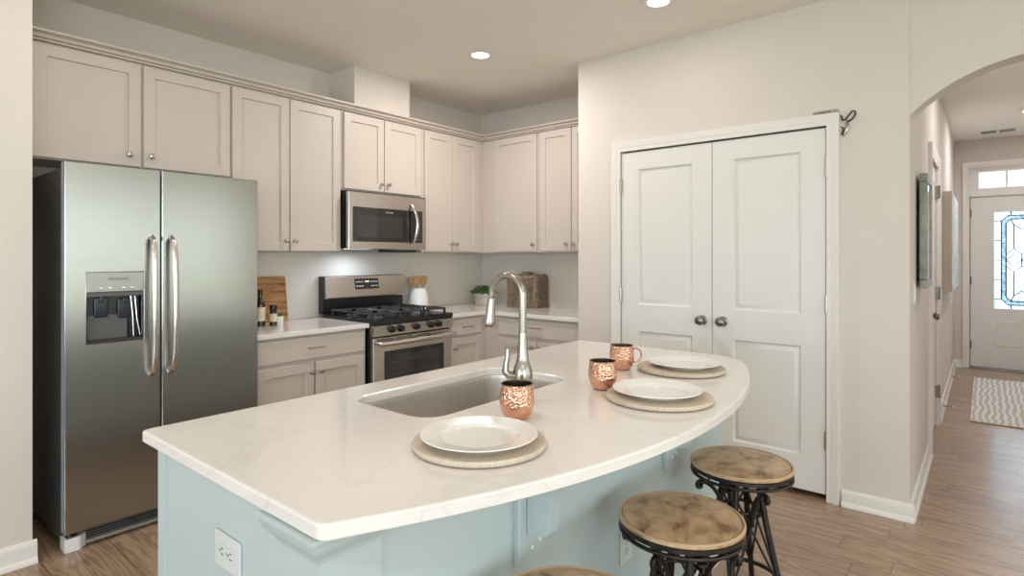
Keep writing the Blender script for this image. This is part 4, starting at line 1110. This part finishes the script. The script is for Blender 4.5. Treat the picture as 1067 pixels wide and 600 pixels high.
for i, (x, y, rz, lb) in enumerate(((1.545, .660, .35, 'middle round bar stool with mottled brown seat, standing between the other two'),
                                     (2.087, .668, -.35, 'round brown bar stool farthest along, nearest the pantry door'),
                                     (.985, .658, 1.3, 'nearest round brown bar stool, cut off at the bottom edge'))):
    o = s0 if i == 0 else copy_tree(s0)
    o.location = (x, y, 0); o.rotation_euler.z = rz; o['label'] = lb

# ------------------------------------------------------------------ things on the rear counters
# cutting board leaning on the tile
bt = Matrix.Translation((0, 3.80, CT + .002)) @ Matrix.Rotation(math.radians(-8), 4, 'X')
mb = MB().box(1.70, 2.125, 0, .022, 0, .315, bev=.006, tf=bt)
single('cutting_board', mb, M['board'], (1.70, 3.80, CT), 'striped wooden cutting board leaning on the tile beside the fridge', 'cutting board')
# bottle of oil
t = thing('oil_bottle', 'tall dark bottle with cream label in front of the cutting board', 'bottle', (1.838, 3.64, CT))
obj('glass', MB().lathe([(0, .001), (.029, .001), (.031, .005), (.031, .135), (.027, .155), (.016, .175), (.013, .19), (.013, .205), (0, .205)], (1.838, 3.64, CT), 28), M['bottle'], t)
obj('cap', MB().lathe([(0, .2052), (.0145, .2052), (.0145, .235), (.012, .238), (0, .238)], (1.838, 3.64, CT), 20), M['black'], t)
obj('paper_label', MB().lathe([(.0313, .035), (.0316, .035), (.0316, .125), (.0313, .125)], (1.838, 3.64, CT), 28), M['label'], t, label='cream paper label')
# pepper mill jar
t = thing('spice_jar', 'small spice jar with black cap beside the tall bottle', 'jar', (1.905, 3.60, CT))
obj('glass', MB().lathe([(0, .001), (.021, .001), (.023, .004), (.023, .085), (.019, .096), (0, .096)], (1.905, 3.60, CT), 24), M['bottle'], t)
obj('cap', MB().lathe([(0, .0962), (.022, .0962), (.023, .104), (.023, .128), (.020, .136), (0, .137)], (1.905, 3.60, CT), 24), M['black'], t)
obj('paper_label', MB().lathe([(.0232, .028), (.0236, .028), (.0236, .080), (.0232, .080)], (1.905, 3.60, CT), 24), M['label'], t, label='pale paper label')
# little pot
t = thing('succulent_pot', 'tiny pale pot with a succulent beside the spice jar', 'plant', (1.955, 3.615, CT))
obj('pot', MB().lathe([(0, .001), (.022, .001), (.024, .004), (.027, .058), (.024, .058), (.022, .050), (0, .050)], (1.955, 3.615, CT), 24), M['crock'], t)
lf = MB()
for i in range(14):
    a = i * 2.4; rr = .006 + .010 * (i / 14); tl = .012 + .014 * (i / 14)
    lf.tube([(1.955 + rr * .3 * math.cos(a), 3.615 + rr * .3 * math.sin(a), CT + .049), (1.955 + rr * math.cos(a), 3.615 + rr * math.sin(a), CT + .064), (1.955 + tl * math.cos(a), 3.615 + tl * math.sin(a), CT + .086 - .012 * i / 14)], [.004, .0055, .001], 6)
obj('leaves', lf, M['leafs'], t)
# utensil crock
cx, cy = 3.285, 3.745
t = thing('utensil_crock', 'white ceramic crock on the counter behind the stove', 'crock', (cx, cy, CT))
obj('jar', MB().lathe([(0, .001), (.070, .001), (.078, .006), (.083, .03), (.082, .09), (.072, .145), (.062, .170), (.060, .185), (.056, .185), (.057, .170), (.066, .145), (.076, .09), (.076, .02), (0, .012)], (cx, cy, CT), 40), M['crock'], t)
ut = [(-.036, .0, -.55, 'spoon', 'bamboo spoon at the left of the crock'), (-.012, -.015, -.2, 'spatula', 'bamboo spatula second from left in the crock'), (.006, .02, .05, 'spoon', 'bamboo spoon in the middle of the crock'), (.022, -.012, .35, 'spatula', 'bamboo spatula leaning right in the crock'), (.036, -.002, .46, 'spoon', 'bamboo spoon leaning farthest right in the crock')]
for i, (ox, oy, tl, kind, lb) in enumerate(ut):
    u = MB(); u.tube([(0, 0, 0), (0, 0, .20)], [.006, .006], 8)
    if kind == 'spoon': u.sphere((0, 0, .225), .029, sc=(1, .35, 1.4))
    else: u.prism([(-.012, .185), (.012, .185), (.030, .205), (.032, .268), (-.032, .268), (-.030, .205)], lambda a_, b_, d_: (a_, d_, b_), -.004, .004, bev=.001)
    o = single('wooden_' + kind, u, M['spoon'], (0, 0, 0), lb, 'utensil', 'bamboo utensils in the crock')
    o.location = (cx + ox * .45, cy + oy, CT + .022); o.rotation_euler = (0.02 * (i - 2), tl * .42, .3 * i - .9)
# plant in tin
px, py = 3.98, 3.625
t = thing('potted_plant', 'leafy green plant in an oval tin in the counter corner', 'plant', (px, py, CT))
sq = (.7, 1.0)
obj('tin', MB().lathe([(0, .001), (.088, .001), (.092, .004), (.098, .05), (.106, .108), (.110, .112), (.106, .114), (.101, .108), (.094, .05), (0, .04)], (px, py, CT), 40, squash=sq), M['tin'], t, label='pale galvanised tin')
obj('soil', MB().lathe([(0, .096), (.099, .096), (.099, .092), (0, .090)], (px, py, CT), 30, squash=sq), M['dark'], t)
lv_ = MB()
for i in range(520):
    a = random.uniform(0, 2 * PI); rr = math.sqrt(random.random()) * .142
    cxx, cyy = px + rr * .72 * math.cos(a), py + rr * math.sin(a)
    zz = CT + .105 + (1 - (rr / .15) ** 2) * random.uniform(.0, .075) + random.uniform(0, .018)
    b = bmesh.new(); bmesh.ops.create_icosphere(b, subdivisions=1, radius=.0085)
    bmesh.ops.transform(b, matrix=Matrix.Translation((cxx, cyy, zz)) @ Matrix.Rotation(random.uniform(0, PI), 4, 'Z') @ Matrix.Rotation(random.uniform(-.9, .9), 4, 'X') @ Matrix.Diagonal((1.3, .95, .35, 1)), verts=b.verts[:])
    lv_.bm(b); b.free()
obj('foliage', lv_, M['leaf'], t)
obj('tin_handle', MB().tube([(px - .06, py + .085, CT + .085), (px - .075, py + .105, CT + .075), (px - .08, py + .11, CT + .05), (px - .07, py + .10, CT + .035)], .004, 8), M['darkmetal'], t)
# wicker basket box with lid
t = thing('wicker_box', 'square grey brown woven box with lid on the right counter', 'basket', (4.09, 3.205, CT))
tf = Matrix.Translation((4.080, 3.185, CT + .001)) @ Matrix.Rotation(math.radians(2), 4, 'Z')
hx, hy, hz = .100, .158, .262
wv = MB(); wv.box(-hx + .006, hx - .006, -hy + .006, hy - .006, 0, hz - .004)
def weave(O, U, V, N, wu, wv_, su, sv, target):
    nu, nv = max(1, int(wu / su)), max(1, int(wv_ / sv))
    du, dv = wu / nu, wv_ / nv
    O, U, V, N = Vector(O), Vector(U), Vector(V), Vector(N)
    for i in range(nu):
        for j in range(nv):
            off = .5 * du if j % 2 else 0
            c0 = O + U * (min(max(i * du + off, 0), wu - du)) + V * (j * dv)
            q = [c0, c0 + U * du, c0 + U * du + V * dv, c0 + V * dv]
            tp = [c0 + U * (du * a) + V * (dv * b_) + N * h for a, b_, h in ((.2, .32, .012), (.62, .16, .019), (.82, .68, .012), (.4, .84, .019))]
            vs = [p for p in q] + tp
            target.add(vs, [(4, 5, 6, 7), (0, 1, 5, 4), (1, 2, 6, 5), (2, 3, 7, 6), (3, 0, 4, 7)])
a_, b_, z_ = hx - .006, hy - .006, hz - .004
weave((-a_, b_, 0), (0, -1, 0), (0, 0, 1), (-1, 0, 0), 2 * b_, z_, .021, .0165, wv)
weave((-a_, -b_, 0), (1, 0, 0), (0, 0, 1), (0, -1, 0), 2 * a_, z_, .021, .0165, wv)
weave((a_, -b_, 0), (0, 1, 0), (0, 0, 1), (1, 0, 0), 2 * b_, z_, .021, .0165, wv)
weave((a_, b_, 0), (-1, 0, 0), (0, 0, 1), (0, 1, 0), 2 * a_, z_, .021, .0165, wv)
wv.v = [tuple(tf @ Vector(v)) for v in wv.v]
obj('woven_body', wv, M['wicker'], t)
ld = MB(); ld.box(-hx, hx, -hy, hy, hz - .003, hz + .014, bev=.006)
weave((-hx + .006, hy - .006, hz + .013), (0, -1, 0), (1, 0, 0), (0, 0, 1), 2 * hy - .012, 2 * hx - .012, .021, .0165, ld)
ld.v = [tuple(tf @ Vector(v)) for v in ld.v]
lo = obj('lid', ld, M['wicker'], t)
hd_ = MB(); hd_.box(-.032, .032, -.042, .042, hz + .014, hz + .054, bev=.008); hd_.v = [tuple(tf @ Vector(v)) for v in hd_.v]
obj('lid_handle', hd_, M['wicker'], lo)

# ------------------------------------------------------------------ hall things
t = thing('wall_mirror', 'thick aged silver framed mirror on the hall wall near the arch', 'mirror', (3.86, YH, 1.17))
fz0, fz1, fa0, fa1 = 1.165, 1.795, 3.86, 4.22
ff = MB()
for (a0, a1, z0_, z1_) in ((fa0, fa1, fz0, fz0 + .045), (fa0, fa1, fz1 - .045, fz1), (fa0, fa0 + .045, fz0 + .045, fz1 - .045), (fa1 - .045, fa1, fz0 + .045, fz1 - .045)):
    ff.box(a0, a1, .243, YH - .014, z0_, z1_, bev=.004)
fo_ = obj('frame', ff, M['pewterframe'], t)
obj('mirror_glass', bx(fa0 + .043, fa1 - .043, .250, .256, fz0 + .043, fz1 - .043), M['mirror'], t)
hk = MB(); hk.box(fa0 + .1, fa0 + .14, YH - .0138, YH - .0005, 1.60, 1.66); hk.box(fa1 - .14, fa1 - .1, YH - .0138, YH - .0005, 1.60, 1.66); hk.box(fa0 + .1, fa1 - .1, YH - .0138, YH - .0005, 1.2, 1.23)
obj('hanger', hk, M['dark'], t)
t = thing('canvas_painting', 'thick blue and white abstract canvas on the far hall wall', 'painting', (6.40, YH, 1.0))
obj('stretcher', bx(6.40, 7.80, .229, YH - .0005, 1.025, 1.92, bev=.003), M['canvas_edge'], t, label='beige canvas side')
obj('painted_face', bx(6.402, 7.798, .2255, .2288, 1.027, 1.918), M['abstract'], t, label='blue and white painted face')
rg_ = MB(); rg_.box(5.98, 8.13, -.75, .095, .001, .010, bev=.003)
ro = thing('hall_rug', 'pale rug with wavy stripes in front of the front door', 'rug', (7.0, -.33, 0))
obj('pile', rg_, M['rug'], ro)
obj('hem', bx(5.955, 5.9795, -.75, .095, .001, .009, bev=.002), M['rughem'], ro); obj('hem', bx(8.1305, 8.155, -.75, .095, .001, .009, bev=.002), M['rughem'], ro)
for i, (xx, lb) in enumerate(((6.15, 'spring door stop on the baseboard nearer the camera'), (7.72, 'spring door stop on the baseboard near the front door'))):
    t = thing('door_stop', lb, 'door stop', (xx, YH - .016, .06), 'spring door stops on the hall baseboard')
    sp = MB(); sp.tube([(xx + .0075 * math.cos(q * .9), YH - .0155 - .0012 * q, .06 + .0075 * math.sin(q * .9)) for q in range(52)], .0022, 6)
    obj('spring', sp, M['knobm'], t)
    obj('tip', MB().lathe([(0, 0), (.009, 0), (.010, -.004), (.010, -.012), (.007, -.015), (0, -.015)], (xx, YH - .0785, .06), 14, axis='Y'), M['rubber'], t)
t = thing('light_switch', 'small white switch plate on the hall wall below the mirror edge', 'light switch', (3.72, YH, 1.145))
obj('plate', bx(3.685, 3.755, YH - .006, YH - .0003, 1.087, 1.203, bev=.002), M['whiteplastic'], t)
obj('rocker', bx(3.704, 3.736, YH - .010, YH - .0061, 1.112, 1.178, bev=.0015), M['whiteplastic'], t)
# ceiling vent in the hall
t = thing('ceiling_vent', 'slotted white vent grille in the hall ceiling', 'vent', (8.36, -.1, ZC))
obj('frame', bx(8.28, 8.46, -.27, .05, ZC - .006, ZC - .0003, bev=.002), M['whiteplastic'], t)
for (a0, a1) in ((-.255, -.125), (-.095, .035)):
    obj('slot', bx(8.30, 8.44, a0, a1, ZC - .0072, ZC - .0061), M['gasket'], t)
    for q in range(5): obj('louver', bx(8.306 + q * .028, 8.314 + q * .028, a0, a1, ZC - .011, ZC - .0073), M['greyplastic'], t)

# little letters and bent hook on the pantry casing
t = thing('casing_ornament', 'row of tiny cut out letters standing on the pantry door casing', 'ornament', (XP - .01, .66, 2.118))
obj('rail', bx(XP - .022, XP - .002, .606, .735, 2.1165, 2.1185), M['dark'], t)
seqs = 'ATHOMESO'
for i, chx in enumerate(seqs):
    text_part('letter', chx, .021, (XP - .010, .727 - .0155 * i, 2.1265), (0, -1, 0), (0, 0, 1), M['lettering'], t, .002)
t = thing('bent_wire_hook', 'bent dark wire hook hanging at the casing corner right of pantry door', 'hook', (XP - .004, .58, 2.04))
obj('wire', MB().tube([(XP - .006, .598, 2.098), (XP - .012, .590, 2.068), (XP - .016, .575, 2.072), (XP - .016, .558, 2.094), (XP - .014, .545, 2.112), (XP - .012, .533, 2.110), (XP - .012, .530, 2.096), (XP - .014, .540, 2.075), (XP - .012, .555, 2.062), (XP - .010, .572, 2.062)], .0042, 8), M['wrought'], t)
obj('strap', MB().tube([(XP - .010, .572, 2.060), (XP - .014, .566, 2.035), (XP - .012, .575, 2.01), (XP - .008, .588, 1.985)], [.006, .010, .009, .004], 10, flat=(1, .4)), M['nickel'], t, label='pale metal strap')
obj('clasp', MB().tube([(XP - .006, .596, 2.035), (XP - .012, .585, 2.025), (XP - .010, .594, 1.99)], .004, 8), M['wrought'], t)

# ------------------------------------------------------------------ ceiling lamps
def can(x, y, label, power=None, color=None):
    t = thing('ceiling_light', label, 'ceiling light', (x, y, ZC), 'round recessed ceiling lights')
    obj('trim_ring', MB().lathe([(.060, 0), (.078, -.001), (.088, -.004), (.087, -.007), (.066, -.010), (.058, -.006), (.060, 0)], (x, y, ZC - .0003), 40), M['lampwhite'], t)
    obj('lens', MB().lathe([(0, -.006), (.052, -.0055), (.0575, -.003), (.0575, -.001), (0, -.001)], (x, y, ZC - .0003), 32), M['lens'], t, label='glowing lamp lens')
    d = bpy.data.lights.new('downlight', 'AREA'); d.shape = 'DISK'; d.size = .11; d.energy = power or LAMP_W; d.color = color or WARM; d.spread = math.radians(180)
    o = bpy.data.objects.new('downlight', d); o.location = (x, y, ZC - .012); COL.objects.link(o)
    return t
can(2.93, 2.70, 'lit recessed ceiling light above the stove side of the kitchen', 11)
can(2.937, 1.382, 'lit recessed ceiling light cut by the top edge near pantry wall', 1.3)
can(.75, 1.38, 'unseen recessed light added over the near island end', 3)  # lamp added out of view to brighten the island top
can(.75, 2.55, 'unseen recessed light added in front of the refrigerator', 2.5)  # no fixture in view; added to light the cabinets by the fridge
can(-1.4, 1.38, 'unseen recessed light added behind the camera, kitchen side', 2)  # added fill lamp behind the camera, evens out the room light
can(-1.4, -1.3, 'unseen recessed light added behind the camera, patio side', 4)  # another out-of-view lamp added for even light
can(1.2, -1.3, 'unseen recessed light added over the dining side')  # off-frame lamp added as fill from the dining side
can(7.39, -.335, 'lit recessed ceiling light in the hall near the front door', 9, (1.0, .97, .94))
can(5.2, -.40, 'unseen recessed light added in the hall just past the arch', 8, (1.0, .97, .94))  # second hall lamp, out of view, added to brighten the hall
